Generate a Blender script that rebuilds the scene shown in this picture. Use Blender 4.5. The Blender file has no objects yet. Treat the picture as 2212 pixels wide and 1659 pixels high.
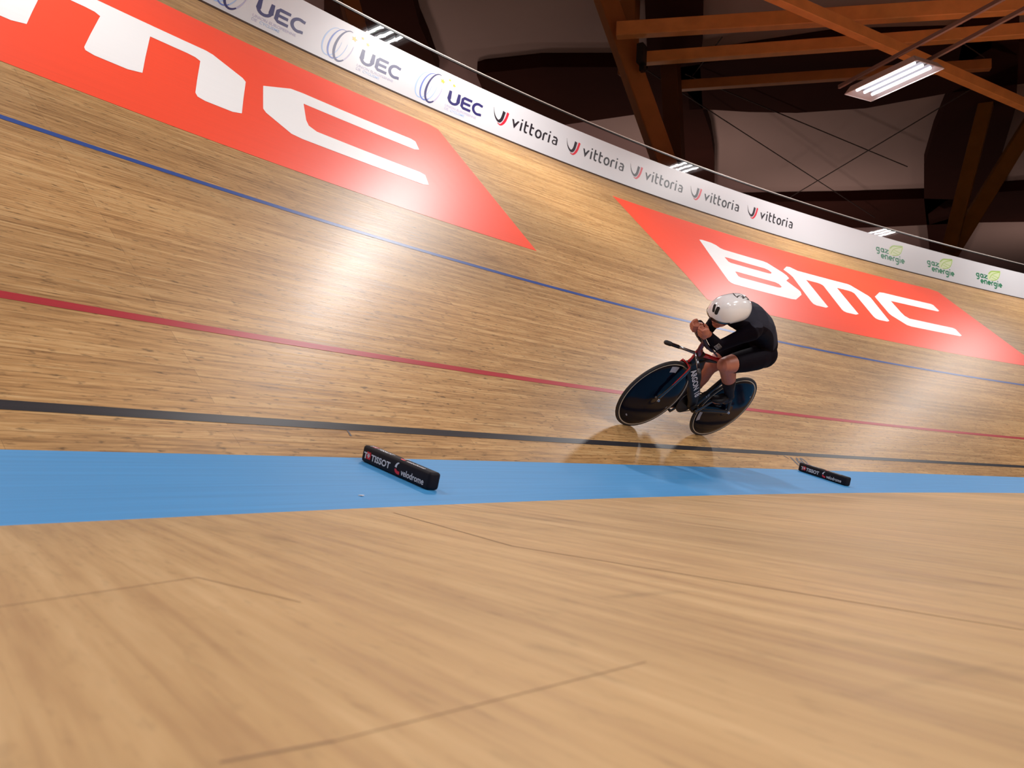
import bpy, bmesh, math, random
from mathutils import Vector, Matrix, Quaternion
random.seed(7)
PI = math.pi
R = math.radians
SC = bpy.context.scene
COL = SC.collection

# ------------------------------------------------------------------ camera
W_PX, H_PX = 2212, 1659
F_PX = 1845.83
CAM = Vector((0.0, -2.8383, 0.0749))
yw, pt, rl = R(60.793), R(4.3376), R(2.5372)
Fv = Vector((math.sin(yw)*math.cos(pt), math.cos(yw)*math.cos(pt), math.sin(pt)))
Rv = Vector((math.cos(yw), -math.sin(yw), 0))
Uv = Rv.cross(Fv)
R2 = Rv*math.cos(rl) + Uv*math.sin(rl)
U2 = -Rv*math.sin(rl) + Uv*math.cos(rl)
cam = bpy.data.cameras.new('camera')
cam.sensor_fit = 'HORIZONTAL'; cam.sensor_width = 17.3
cam.lens = 17.3*F_PX/W_PX
cam.clip_start = 0.02; cam.clip_end = 400
cam.dof.use_dof = True; cam.dof.focus_distance = 6.6; cam.dof.aperture_fstop = 2.8
co = bpy.data.objects.new('camera', cam); COL.objects.link(co)
M = Matrix((R2, U2, -Fv)).transposed().to_4x4(); M.translation = CAM
co.matrix_world = M
SC.camera = co

# ------------------------------------------------------------------ world and exposure
wd = bpy.data.worlds.new('hall_air'); SC.world = wd; wd.use_nodes = True
wd.node_tree.nodes['Background'].inputs[0].default_value = (0.95, 0.85, 0.84, 1)
wd.node_tree.nodes['Background'].inputs[1].default_value = 0.06
SC.view_settings.view_transform = 'Standard'; SC.view_settings.look = 'None'
SC.view_settings.exposure = 0.0; SC.view_settings.gamma = 1; SC.view_settings.use_curve_mapping = False
LAMP_W = 215.0        # ring lamps over the banking
INF_W = 460.0         # unseen lamps added over the infield as ambient fill
UP_W = 105.0          # warm uplights added unseen behind the barrier to brighten the roof
LAMP_Z = 7.0

# ------------------------------------------------------------------ track geometry (s along the inner edge, d up the bank)
DS = 0.1
S0, S1 = -34.0, 44.0
NS = int(round((S1-S0)/DS))+1
def kap(s):
    if s < -14: s = -14
    if s > 27: return max(0.0, 0.0062-0.0006*(s-27))
    t = s/100
    return 0.0378 - 0.0110*t - 0.3502*t*t - 0.1149*t**3
def bank(s):
    t = min(max(s, -14), 30)/10
    return R(43.3515 - 1.7081*t - 0.6086*t*t)
def bband(s):
    return R(11.6188 + 0.1776*min(max(s, -20), 30)/10)
PX, PY, PH = [0.0]*NS, [0.0]*NS, [0.0]*NS
I0 = int(round(-S0/DS))
for i in range(I0+1, NS):
    s = S0+(i-.5)*DS
    PH[i] = PH[i-1]-kap(s)*DS
    hm = (PH[i]+PH[i-1])/2
    PX[i] = PX[i-1]+math.cos(hm)*DS; PY[i] = PY[i-1]+math.sin(hm)*DS
for i in range(I0-1, -1, -1):
    s = S0+(i+.5)*DS
    PH[i] = PH[i+1]+kap(s)*DS
    hm = (PH[i]+PH[i+1])/2
    PX[i] = PX[i+1]-math.cos(hm)*DS; PY[i] = PY[i+1]-math.sin(hm)*DS
def path(s):
    u = (s-S0)/DS; i = min(max(int(u), 0), NS-2); t = u-i
    h = PH[i]*(1-t)+PH[i+1]*t
    return (PX[i]*(1-t)+PX[i+1]*t, PY[i]*(1-t)+PY[i+1]*t, -math.sin(h), math.cos(h), h)
def track(s, d, off=0.0):
    x, y, nx, ny, h = path(s); b = bank(s)
    r = d*math.cos(b)-off*math.sin(b)
    return Vector((x+nx*r, y+ny*r, d*math.sin(b)+off*math.cos(b)))
def band(s, d, off=0.0):
    x, y, nx, ny, h = path(s); b = bband(s)
    r = d*math.cos(b)-off*math.sin(b)
    return Vector((x+nx*r, y+ny*r, d*math.sin(b)+off*math.cos(b)))
TRACK_W = 7.117; BAND_W = 0.790
LEAN = R(-4.4865)
def wall(s, h, off=0.0):      # off > 0 is towards the infield
    x, y, nx, ny, hh = path(s); b = track(s, TRACK_W)
    o = -h*math.sin(LEAN)-off*math.cos(LEAN)
    return Vector((b.x+nx*o, b.y+ny*o, b.z+h*math.cos(LEAN)-off*math.sin(LEAN)))
def flat(s, o, z):
    x, y, nx, ny, h = path(s)
    return Vector((x+nx*o, y+ny*o, z))
def floor_z(s): return -BAND_W*math.sin(bband(s))

# ------------------------------------------------------------------ helpers
def link(name, me, mats, parent=None):
    o = bpy.data.objects.new(name, me); COL.objects.link(o)
    for m in (mats if isinstance(mats, (list, tuple)) else [mats]):
        me.materials.append(m)
    if parent: o.parent = parent
    return o
def from_bm(name, bm, mats, parent=None, smooth=False, uv=None):
    me = bpy.data.meshes.new(name)
    bmesh.ops.recalc_face_normals(bm, faces=bm.faces[:]) if uv is None else None
    bm.to_mesh(me); bm.free()
    if smooth:
        for p in me.polygons: p.use_smooth = True
    return link(name, me, mats, parent)
def tag(o, label=None, cat=None, group=None, kind=None):
    if label: o['label'] = label
    if cat: o['category'] = cat
    if group: o['group'] = group
    if kind: o['kind'] = kind
    return o
def empty(name, loc=(0, 0, 0), rot=None):
    o = bpy.data.objects.new(name, None); COL.objects.link(o)
    o.empty_display_size = .1
    if rot is not None:
        m = rot.to_4x4(); m.translation = Vector(loc); o.matrix_world = m
    else: o.location = loc
    return o
def grid(name, fn, ss, ds, mats, parent=None, closed=False, uvf=None, mat_of=None, smooth=True):
    """surface over ss x ds; fn(s, d) -> Vector; uv = (s, d)"""
    vs = [fn(s, d) for s in ss for d in ds]; n = len(ds); fs = []; uv = []; mi = []
    for i in range(len(ss)-1):
        for j in range(n-1):
            fs.append((i*n+j, (i+1)*n+j, (i+1)*n+j+1, i*n+j+1))
            uv += [(ss[i], ds[j]), (ss[i+1], ds[j]), (ss[i+1], ds[j+1]), (ss[i], ds[j+1])]
            mi.append(mat_of(j) if mat_of else 0)
    me = bpy.data.meshes.new(name); me.from_pydata(vs, [], fs)
    l = me.uv_layers.new(name='UVMap')
    for k, c in enumerate(uv): l.data[k].uv = c
    for p, m in zip(me.polygons, mi): p.material_index = m; p.use_smooth = smooth
    return link(name, me, mats, parent)
def frange(a, b, st):
    n = max(1, int(math.ceil((b-a)/st-1e-9))); return [a+(b-a)*i/n for i in range(n+1)]
def bx(bm, c, s, rot=None, bev=0.0, seg=2):
    r = bmesh.ops.create_cube(bm, size=1.0)
    vs = r['verts']
    for v in vs: v.co = Vector((v.co.x*s[0], v.co.y*s[1], v.co.z*s[2]))
    if bev:
        es = list({e for v in vs for e in v.link_edges})
        rr = bmesh.ops.bevel(bm, geom=es, offset=bev, segments=seg, affect='EDGES', profile=.5)
        vs = list({v for f in rr['faces'] for v in f.verts} | {v for v in vs if v.is_valid})
    for v in vs:
        if rot is not None: v.co = rot @ v.co
        v.co += Vector(c)
    return vs
def frame_axes(d, ref=Vector((0, 0, 1))):
    d = d.normalized()
    if abs(d.dot(ref)) > .97: ref = Vector((1, 0, 0))
    a = ref.cross(d).normalized(); b = d.cross(a)
    return a, b
def tube(bm, pts, rad, n=14, ref=Vector((0, 1, 0)), cap=True, round_ends=0):
    """sweep of an ellipse; rad items are r or (ra, rb): ra along the axis nearest 'ref', rb across"""
    pts = [Vector(p) for p in pts]
    rad = [(r, r) if not isinstance(r, (tuple, list)) else r for r in rad]
    if round_ends:
        d0 = (pts[0]-pts[1]).normalized(); d1 = (pts[-1]-pts[-2]).normalized()
        r0 = rad[0]; r1 = rad[-1]; m0 = min(r0); m1 = min(r1)
        a = [(pts[0]+d0*m0*math.sin(t), (r0[0]*math.cos(t), r0[1]*math.cos(t))) for t in (R(82), R(60), R(32))]
        b = [(pts[-1]+d1*m1*math.sin(t), (r1[0]*math.cos(t), r1[1]*math.cos(t))) for t in (R(32), R(60), R(82))]
        pts = [p for p, _ in a]+pts+[p for p, _ in b]; rad = [r for _, r in a]+rad+[r for _, r in b]
    rings = []
    for i, p in enumerate(pts):
        if i == 0: d = pts[1]-pts[0]
        elif i == len(pts)-1: d = pts[-1]-pts[-2]
        else: d = (pts[i+1]-pts[i]).normalized()+(pts[i]-pts[i-1]).normalized()
        d = d.normalized()
        rf = ref-d*ref.dot(d)
        if rf.length < .05: rf = Vector((1, 0, 0))-d*d.x
        u = rf.normalized(); v = d.cross(u)
        rings.append([bm.verts.new(p+u*rad[i][0]*math.cos(2*PI*k/n)+v*rad[i][1]*math.sin(2*PI*k/n)) for k in range(n)])
    for a, b in zip(rings, rings[1:]):
        for k in range(n): bm.faces.new((a[k], a[(k+1) % n], b[(k+1) % n], b[k]))
    if cap:
        bm.faces.new(rings[0][::-1]); bm.faces.new(rings[-1])
    return rings
def ell(bm, c, r, rot=None, u=20, v=12):
    q = bmesh.ops.create_uvsphere(bm, u_segments=u, v_segments=v, radius=1.0)
    for w in q['verts']:
        w.co = Vector((w.co.x*r[0], w.co.y*r[1], w.co.z*r[2]))
        if rot is not None: w.co = rot @ w.co
        w.co += Vector(c)
def spline(pts, n=8):
    """catmull-rom through tuples of any length"""
    out = []
    m = len(pts)
    for i in range(m-1):
        p0 = pts[max(i-1, 0)]; p1 = pts[i]; p2 = pts[i+1]; p3 = pts[min(i+2, m-1)]
        for k in range(n):
            t = k/n
            out.append(tuple(.5*((2*b)+(-a+c)*t+(2*a-5*b+4*c-d)*t*t+(-a+3*b-3*c+d)*t**3) for a, b, c, d in zip(p0, p1, p2, p3)))
    out.append(tuple(pts[-1]))
    return out
def ribbon(poly, w):
    """polyline (x, y) with widths w (number or list) -> list of quads"""
    n = len(poly); ws = w if isinstance(w, (list, tuple)) else [w]*n
    L, Rr = [], []
    for i, (x, y) in enumerate(poly):
        a = poly[max(i-1, 0)]; b = poly[min(i+1, n-1)]
        dx, dy = b[0]-a[0], b[1]-a[1]; l = math.hypot(dx, dy) or 1
        k = 1.0
        if 0 < i < n-1:
            e0 = Vector((x-a[0], y-a[1])).normalized(); e1 = Vector((b[0]-x, b[1]-y)).normalized()
            c = max(.5, math.sqrt(max(0, (1+e0.dot(e1))/2))); k = 1/c
        nx, ny = -dy/l*ws[i]/2*k, dx/l*ws[i]/2*k
        L.append((x+nx, y+ny)); Rr.append((x-nx, y-ny))
    return [[L[i], L[i+1], Rr[i+1], Rr[i]] for i in range(n-1)]
def decal(name, items, fn, mats, parent=None, off=.002, slice_x=None):
    """items: (list of loops [outer, hole, ...] or quad list, material index, lift). fn(x, y, off) -> Vector"""
    bm = bmesh.new(); lift = {}
    for loops, mi, lf, kind in items:
        if kind == 'quads':
            for q in loops:
                vs = [bm.verts.new((x, y, lf)) for x, y in q]
                try:
                    f = bm.faces.new(vs); f.material_index = mi
                except ValueError: pass
        else:
            es = []
            for lp in loops:
                vs = [bm.verts.new((x, y, lf)) for x, y in lp]
                es += [bm.edges.new((vs[i], vs[(i+1) % len(vs)])) for i in range(len(vs))]
            g = bmesh.ops.triangle_fill(bm, edges=es, use_beauty=True)
            for f in g['geom']:
                if isinstance(f, bmesh.types.BMFace): f.material_index = mi
    if slice_x:
        xs = [v.co.x for v in bm.verts]; x = math.floor(min(xs)/slice_x)*slice_x
        while x < max(xs):
            bmesh.ops.bisect_plane(bm, geom=bm.verts[:]+bm.edges[:]+bm.faces[:], plane_co=(x, 0, 0), plane_no=(1, 0, 0), dist=1e-6); x += slice_x
    me = bpy.data.meshes.new(name)
    uvl = bm.loops.layers.uv.new('UVMap')
    for f in bm.faces:
        if f.normal.z < 0: f.normal_flip()
        for l in f.loops: l[uvl].uv = (l.vert.co.x, l.vert.co.y)
    for v in bm.verts: v.co = fn(v.co.x, v.co.y, off+v.co.z)
    bm.to_mesh(me); bm.free()
    return link(name, me, mats, parent)
def text2d(s, size, x=0, y=0, weight=0.0, sx=1.0, space=1.0, shear=0.0):
    """built-in font as triangles in 2D"""
    cu = bpy.data.curves.new('t', 'FONT'); cu.body = s; cu.size = size; cu.offset = weight; cu.space_character = space
    cu.resolution_u = 3
    o = bpy.data.objects.new('t', cu); COL.objects.link(o)
    bpy.context.view_layer.update()
    me = bpy.data.meshes.new_from_object(o.evaluated_get(bpy.context.evaluated_depsgraph_get()))
    out = [[(me.vertices[i].co.x*sx+x+shear*me.vertices[i].co.y, me.vertices[i].co.y+y) for i in p.vertices] for p in me.polygons]
    bpy.data.objects.remove(o); bpy.data.curves.remove(cu); bpy.data.meshes.remove(me)
    return out

# ------------------------------------------------------------------ materials
def mat(name, col, rough=.5, metal=0.0, spec=.5, coat=0.0, sheen=0.0, emit=None, es=0.0, sss=0.0):
    m = bpy.data.materials.new(name); m.use_nodes = True
    b = m.node_tree.nodes['Principled BSDF']
    b.inputs['Base Color'].default_value = (*col, 1); b.inputs['Roughness'].default_value = rough
    b.inputs['Metallic'].default_value = metal; b.inputs['Specular IOR Level'].default_value = spec
    b.inputs['Coat Weight'].default_value = coat; b.inputs['Coat Roughness'].default_value = .08
    b.inputs['Sheen Weight'].default_value = sheen
    if sss: b.inputs['Subsurface Weight'].default_value = sss; b.inputs['Subsurface Radius'].default_value = (.02, .008, .004)
    if emit: b.inputs['Emission Color'].default_value = (*emit, 1); b.inputs['Emission Strength'].default_value = es
    return m
def nodes(m): return m.node_tree.nodes, m.node_tree.links
def noisy(m, amt=.12, scale=(6, 6, 6), detail=3, coord='Object', rough_amt=0.0):
    """small brightness variation"""
    N, L = nodes(m); b = N['Principled BSDF']; c = tuple(b.inputs['Base Color'].default_value)
    tc = N.new('ShaderNodeTexCoord'); mp = N.new('ShaderNodeMapping'); mp.inputs['Scale'].default_value = scale
    no = N.new('ShaderNodeTexNoise'); no.inputs['Scale'].default_value = 1; no.inputs['Detail'].default_value = detail
    mr = N.new('ShaderNodeMapRange'); mr.inputs['To Min'].default_value = 1-amt; mr.inputs['To Max'].default_value = 1+amt
    mx = N.new('ShaderNodeVectorMath'); mx.operation = 'SCALE'; mx.inputs[0].default_value = c[:3]
    L.new(tc.outputs[coord], mp.inputs[0]); L.new(mp.outputs[0], no.inputs['Vector']); L.new(no.outputs['Fac'], mr.inputs['Value'])
    L.new(mr.outputs[0], mx.inputs['Scale']); L.new(mx.outputs[0], b.inputs['Base Color'])
    return m
def wood(name, c_dark, c_mid, c_light, row=.045, length=2.6, rough=.40, streak=(2.2, 60), knots=.55, blotch=.24, gap=.5, bump=.1, coord='UV', scuffs=0.0, tone=.26, spec=.35, cst=.8, coat=0.0, rot=0.0):
    m = bpy.data.materials.new(name); m.use_nodes = True
    N, L = nodes(m); b = N['Principled BSDF']
    tc = N.new('ShaderNodeTexCoord'); rm = N.new('ShaderNodeMapping'); rm.inputs['Rotation'].default_value = (0, 0, rot); L.new(tc.outputs[coord], rm.inputs[0])
    def mapping(sx, sy, sz=1, lx=0):
        mp = N.new('ShaderNodeMapping'); mp.inputs['Scale'].default_value = (sx, sy, sz); mp.inputs['Location'].default_value = (lx, 0, 0)
        L.new(rm.outputs[0], mp.inputs[0]); return mp.outputs[0]
    def noise(v, sc=1, det=4, ro=.6):
        n = N.new('ShaderNodeTexNoise'); n.inputs['Scale'].default_value = sc; n.inputs['Detail'].default_value = det
        n.inputs['Roughness'].default_value = ro; L.new(v, n.inputs['Vector']); return n.outputs['Fac']
    def rng(v, a, c_, lo, hi):
        r = N.new('ShaderNodeMapRange'); r.inputs['From Min'].default_value = a; r.inputs['From Max'].default_value = c_
        r.inputs['To Min'].default_value = lo; r.inputs['To Max'].default_value = hi; L.new(v, r.inputs['Value']); return r.outputs[0]
    def mul(a, c_):
        x = N.new('ShaderNodeMath'); x.operation = 'MULTIPLY'; L.new(a, x.inputs[0]); L.new(c_, x.inputs[1]); return x.outputs[0]
    br = N.new('ShaderNodeTexBrick'); L.new(mapping(1, 1), br.inputs['Vector'])
    br.inputs['Color1'].default_value = (0, 0, 0, 1); br.inputs['Color2'].default_value = (1, 1, 1, 1); br.inputs['Mortar'].default_value = (.5, .5, .5, 1)
    br.inputs['Scale'].default_value = 1; br.inputs['Brick Width'].default_value = length; br.inputs['Row Height'].default_value = row
    br.inputs['Mortar Size'].default_value = .0011; br.inputs['Mortar Smooth'].default_value = .4; br.inputs['Bias'].default_value = 0
    br.offset = .37; br.offset_frequency = 3
    st = noise(mapping(streak[0], streak[1]), 1, 6, .62)
    st2 = noise(mapping(streak[0]*3.5, streak[1]*3.2, 1, 7), 1, 3)
    # plank tone + streak -> ramp
    a = N.new('ShaderNodeMath'); a.operation = 'MULTIPLY_ADD'; L.new(br.outputs['Color'], a.inputs[0]); a.inputs[1].default_value = tone
    L.new(rng(st, .25, .75, .36-.5*(1-tone)*cst, .36-tone*.5+.14+.5*(1-tone)*cst), a.inputs[2])
    a2 = N.new('ShaderNodeMath'); a2.operation = 'ADD'; L.new(a.outputs[0], a2.inputs[0]); L.new(rng(st2, .2, .8, -.12, .12), a2.inputs[1])
    cr = N.new('ShaderNodeValToRGB'); e = cr.color_ramp.elements
    e[0].position = .08; e[0].color = (*c_dark, 1); e[1].position = .92; e[1].color = (*c_light, 1)
    x = cr.color_ramp.elements.new(.5); x.color = (*c_mid, 1)
    L.new(a2.outputs[0], cr.inputs[0])
    k = rng(noise(mapping(13, 48, 1, 3), 1, 3, .55), .58, .72, 1, 1-knots)          # knots
    bl = rng(noise(mapping(.35, .9, 1, 11), 1, 3, .55), .3, .7, 1-blotch, 1+blotch*.6)   # large tone changes
    g = rng(br.outputs['Fac'], 0, 1, 1, 1-gap)
    f = mul(mul(k, bl), g)
    if scuffs:
        sc_ = rng(noise(mapping(1.6, 5.5, 1, 23), 1, 3, .6), .6, .78, 1, 1-scuffs); f = mul(f, sc_)
        sc2 = rng(noise(mapping(9, 1.3, 1, 41), 1, 2, .5), .68, .78, 1, 1-scuffs*.6); f = mul(f, sc2)
    vm = N.new('ShaderNodeVectorMath'); vm.operation = 'SCALE'; L.new(cr.outputs[0], vm.inputs[0]); L.new(f, vm.inputs['Scale'])
    L.new(vm.outputs[0], b.inputs['Base Color'])
    L.new(rng(st, .2, .8, rough-.07, rough+.09), b.inputs['Roughness'])
    bp = N.new('ShaderNodeBump'); bp.inputs['Strength'].default_value = bump; bp.inputs['Distance'].default_value = .004
    L.new(rng(noise(mapping(1.2, 34, 1, 5), 1, 3, .6), 0, 1, 0, 1), bp.inputs['Height']); L.new(bp.outputs[0], b.inputs['Normal'])
    b.inputs['Specular IOR Level'].default_value = spec
    b.inputs['Coat Weight'].default_value = coat; b.inputs['Coat Roughness'].default_value = .27; L.new(bp.outputs[0], b.inputs['Coat Normal'])
    return m
def painted(name, col, rough=.45, streak=.08):
    m = mat(name, col, rough); N, L = nodes(m); b = N['Principled BSDF']
    tc = N.new('ShaderNodeTexCoord'); mp = N.new('ShaderNodeMapping'); mp.inputs['Scale'].default_value = (.8, 40, 1)
    no = N.new('ShaderNodeTexNoise'); no.inputs['Scale'].default_value = 1; no.inputs['Detail'].default_value = 4
    mr = N.new('ShaderNodeMapRange'); mr.inputs['From Min'].default_value = .25; mr.inputs['From Max'].default_value = .75
    mr.inputs['To Min'].default_value = 1-streak; mr.inputs['To Max'].default_value = 1+streak*.5
    mx = N.new('ShaderNodeVectorMath'); mx.operation = 'SCALE'; mx.inputs[0].default_value = col
    L.new(tc.outputs['UV'], mp.inputs[0]); L.new(mp.outputs[0], no.inputs['Vector']); L.new(no.outputs['Fac'], mr.inputs['Value'])
    L.new(mr.outputs[0], mx.inputs['Scale']); L.new(mx.outputs[0], b.inputs['Base Color'])
    bp = N.new('ShaderNodeBump'); bp.inputs['Strength'].default_value = .08; bp.inputs['Distance'].default_value = .003
    L.new(no.outputs['Fac'], bp.inputs['Height']); L.new(bp.outputs[0], b.inputs['Normal'])
    return m
M_TRACK = wood('track_pine', (.21, .10, .034), (.49, .275, .105), (.68, .45, .21), rough=.46, bump=.22, coat=.09, cst=.92, streak=(3.2, 70), knots=.6)
M_FLOOR = wood('safety_zone_plywood', (.35, .20, .090), (.51, .325, .148), (.63, .43, .22), row=.12, length=2.44, rough=.5, streak=(1.3, 22), knots=.15, blotch=.20, gap=.06, bump=.06, scuffs=.34, tone=.12, cst=.62, coord='Object', rot=R(-64.5))
M_BLUE = painted('sky_blue_paint', (.045, .275, .60), .55, .12)
M_RED = painted('red_panel_paint', (1.0, .085, .035), .42, .05)
M_WHITE = painted('white_letter_paint', (.95, .95, .955), .45, .02)
M_LBLUE = painted('blue_line_paint', (.02, .07, .30), .44, .12)
M_LRED = painted('red_line_paint', (.42, .018, .03), .44, .14)
M_LBLACK = painted('black_line_paint', (.02, .019, .024), .42, .3)
M_SEAM = mat('brown_floor_seam', (.27, .16, .08), .7)
M_GREYNUM = painted('grey_stencil_paint', (.10, .09, .10), .45, .3)
M_BOARD = noisy(mat('white_board_film', (.60, .595, .625), .42), .03, (.8, .8, 2))
M_NAVY = mat('navy_print', (.015, .010, .11), .45)
M_MBLUE = mat('mid_blue_print', (.10, .16, .50), .45)
M_PBLUE = mat('pale_blue_print', (.33, .47, .74), .45)
M_FADE = mat('faded_violet_print', (.42, .40, .56), .45)
M_GOLD = mat('gold_print', (.85, .50, .04), .45)
M_BLACKP = mat('black_print', (.012, .008, .014), .45)
M_REDP = mat('red_print', (.62, .01, .03), .45)
M_PINKP = mat('pale_grey_print', (.55, .48, .53), .45)
M_GREENP = mat('green_print', (.02, .19, .09), .45)
M_LEAFP = mat('leaf_green_print', (.33, .50, .10), .45)
M_LEAFD = mat('leaf_vein_print', (.60, .68, .42), .45)
M_STEEL = mat('brushed_steel', (.80, .72, .66), .42, .5)
M_DARKSTEEL = mat('dark_gasket', (.012, .010, .010), .5)
def plexi():
    m = bpy.data.materials.new('clear_acrylic'); m.use_nodes = True; N, L = nodes(m); N.remove(N['Principled BSDF'])
    tr = N.new('ShaderNodeBsdfTransparent'); tr.inputs[0].default_value = (.88, .84, .86, 1)
    gl = N.new('ShaderNodeBsdfGlossy'); gl.inputs['Roughness'].default_value = .03
    fr = N.new('ShaderNodeFresnel'); fr.inputs[0].default_value = 1.45
    tcn = N.new('ShaderNodeTexCoord'); no = N.new('ShaderNodeTexNoise'); no.inputs['Scale'].default_value = 1.6
    bp = N.new('ShaderNodeBump'); bp.inputs['Strength'].default_value = .05; bp.inputs['Distance'].default_value = .01
    L.new(tcn.outputs['Object'], no.inputs['Vector']); L.new(no.outputs['Fac'], bp.inputs['Height']); L.new(bp.outputs[0], gl.inputs['Normal'])
    ge = N.new('ShaderNodeNewGeometry'); iv = N.new('ShaderNodeMath'); iv.operation = 'SUBTRACT'; iv.inputs[0].default_value = 1; L.new(ge.outputs['Backfacing'], iv.inputs[1])
    fm = N.new('ShaderNodeMath'); fm.operation = 'MULTIPLY'; L.new(fr.outputs[0], fm.inputs[0]); L.new(iv.outputs[0], fm.inputs[1])
    mx = N.new('ShaderNodeMixShader'); L.new(fm.outputs[0], mx.inputs[0]); L.new(tr.outputs[0], mx.inputs[1]); L.new(gl.outputs[0], mx.inputs[2])
    L.new(mx.outputs[0], N['Material Output'].inputs[0]); return m
M_PLEXI = plexi()
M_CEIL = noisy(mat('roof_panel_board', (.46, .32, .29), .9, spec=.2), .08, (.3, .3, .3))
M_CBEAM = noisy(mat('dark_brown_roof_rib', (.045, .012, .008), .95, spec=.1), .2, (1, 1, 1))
M_HALLWALL = mat('dark_hall_cladding', (.10, .07, .06), .8)
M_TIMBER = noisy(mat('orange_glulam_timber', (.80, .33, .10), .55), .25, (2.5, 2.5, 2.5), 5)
M_TIMBERD = noisy(mat('dim_glulam_timber', (.46, .165, .045), .6), .25, (2.5, 2.5, 2.5), 5)  # darker copy of the orange glulam, dim light put into its colour
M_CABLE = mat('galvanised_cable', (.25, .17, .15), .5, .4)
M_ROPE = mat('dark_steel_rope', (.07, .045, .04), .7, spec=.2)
M_TIMBERX = noisy(mat('shaded_glulam_timber', (.24, .10, .022), .7, spec=.2), .25, (2.5, 2.5, 2.5), 5)  # same glulam again, shade painted into the colour of the right struts
M_CASE = mat('white_lamp_housing', (.50, .45, .45), .6, spec=.2)
M_REFLECTOR = mat('lamp_reflector', (.20, .20, .23), .5)
M_TUBE = mat('fluorescent_tube', (1, 1, 1), .4, emit=(.93, .95, 1.0), es=3.0)
M_FOAM = noisy(mat('black_foam_cover', (.006, .005, .010), .6, spec=.2), .3, (8, 8, 8))
M_FOAMW = mat('white_block_print', (.62, .62, .66), .5)

# ------------------------------------------------------------------ track, band, floor
ss = frange(S0, S1, .2)
tr_ = grid('banked_track', lambda s, d: track(s, d), ss, [0, .5, 1, 2, 3, 4, 5, 6, TRACK_W+.02], M_TRACK); tag(tr_, 'wooden banked cycling track of narrow pine strips', kind='structure')
def line(name, d0, d1, m, label):
    o = grid(name, lambda s, d: track(s, d, .0012), frange(-20, 34, .2), [d0, d1], m, tr_); o['label'] = label
line('measuring_line', .1926, .2426, M_LBLACK, 'black painted line low on the track')
line('sprinters_line', .8455, .8955, M_LRED, 'red painted line')
line('stayers_line', 2.479, 2.529, M_LBLUE, 'dark blue painted line')
tag(grid('blue_band', lambda s, d: band(s, d), ss, [-BAND_W, -.4, 0], M_BLUE), 'sky blue band along the foot of the track', kind='structure')
apron = grid('floor', lambda s, o: flat(s, o, floor_z(s)), frange(-26, 40, .4), [-8.0, -6, -5, -4, -3, -2, -BAND_W*math.cos(R(11.6))], M_FLOOR); tag(apron, 'wooden safety zone floor inside the track', kind='structure')
bm = bmesh.new(); bmesh.ops.create_grid(bm, x_segments=1, y_segments=1, size=60, matrix=Matrix.Translation((15, -20, -.19)))
me_ = from_bm('floor_infield', bm, mat('grey_infield_floor', (.30, .27, .25), .6)); tag(me_, 'plain grey infield floor', kind='structure')
# panel joints in the wooden floor
def joint(s_a, o_a, s_b, o_b, w=.004):
    n = 24; pts = [(s_a+(s_b-s_a)*i/n, o_a+(o_b-o_a)*i/n) for i in range(n+1)]
    return ribbon(pts, w)

for k_, ((x0, y0), (x1, y1), w_) in enumerate((((.66, -1.716), (1.004, -1.698), .003), ((1.004, -1.698), (.954, -1.972), .003), ((2.374, -1.072), (1.835, -1.832), .005), ((1.835, -1.832), (1.503, -2.886), .004), ((.457, -2.356), (.540, -2.392), .005), ((.540, -2.392), (.945, -2.500), .0022))):
    o = decal('floor_seam', [(ribbon([(x0, y0), ((x0+x1)/2, (y0+y1)/2), (x1, y1)], w_), 0, 0, 'quads')], lambda x, y, off: Vector((x, y, -.1598+off)), [M_SEAM], apron, .0008)

# distance number and tick stencilled below the black line
q = text2d('160', .150, 8.445, .060, weight=.006, sx=1.22)
q += ribbon([(8.385, .185), (8.43, .15)], .012)
decal('distance_number', [(q, 0, 0, 'quads')], track, [M_GREYNUM], tr_, .0014)
decal('tick_mark', [(ribbon([(3.302, .192), (3.300, .150)], .012), 0, 0, 'quads')], track, [M_GREYNUM], tr_, .0014)

# ------------------------------------------------------------------ red advertising panels with white letters
LB = [(11.981, 5.537), (12.069, 5.571), (12.26, 5.565), (12.338, 5.52), (12.365, 5.44), (12.428, 5.412), (13.335, 5.406), (13.403, 5.381), (13.549, 5.12), (13.568, 5.03), (13.535, 4.922), (13.34, 4.78), (13.39, 4.52), (13.385, 4.45), (13.299, 4.33), (12.924, 4.07), (12.796, 4.046), (11.515, 4.046), (11.468, 4.065), (11.455, 4.119)]
LB1 = [(12.168, 5.068), (12.222, 5.08), (13.083, 5.075), (13.146, 5.045), (13.160, 4.97), (13.09, 4.908), (13.011, 4.892), (12.158, 4.892), (12.13, 4.92)]
LB2 = [(11.985, 4.565), (12.03, 4.577), (12.9, 4.574), (12.953, 4.535), (12.944, 4.456), (12.872, 4.404), (12.799, 4.385), (11.952, 4.385), (11.92, 4.41)]
LM = [(13.7, 5.27), (13.937, 5.463), (14.04, 5.49), (14.158, 5.404), (15.427, 5.390), (15.481, 5.359), (15.643, 5.05), (15.644, 4.974), (15.259, 4.09), (15.159, 4.040), (14.93, 4.036), (14.88, 4.066), (14.888, 4.136), (15.241, 5.0), (15.215, 5.05), (15.15, 5.065), (14.845, 5.065), (14.469, 4.09), (14.347, 4.036), (14.12, 4.036), (14.07, 4.066), (14.078, 4.12), (14.445, 5.0), (14.42, 5.05), (14.36, 5.065), (14.075, 5.065), (13.714, 4.09), (13.609, 4.036), (13.38, 4.036), (13.333, 4.07), (13.345, 4.13), (13.72, 5.03), (13.73, 5.13)]
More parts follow.
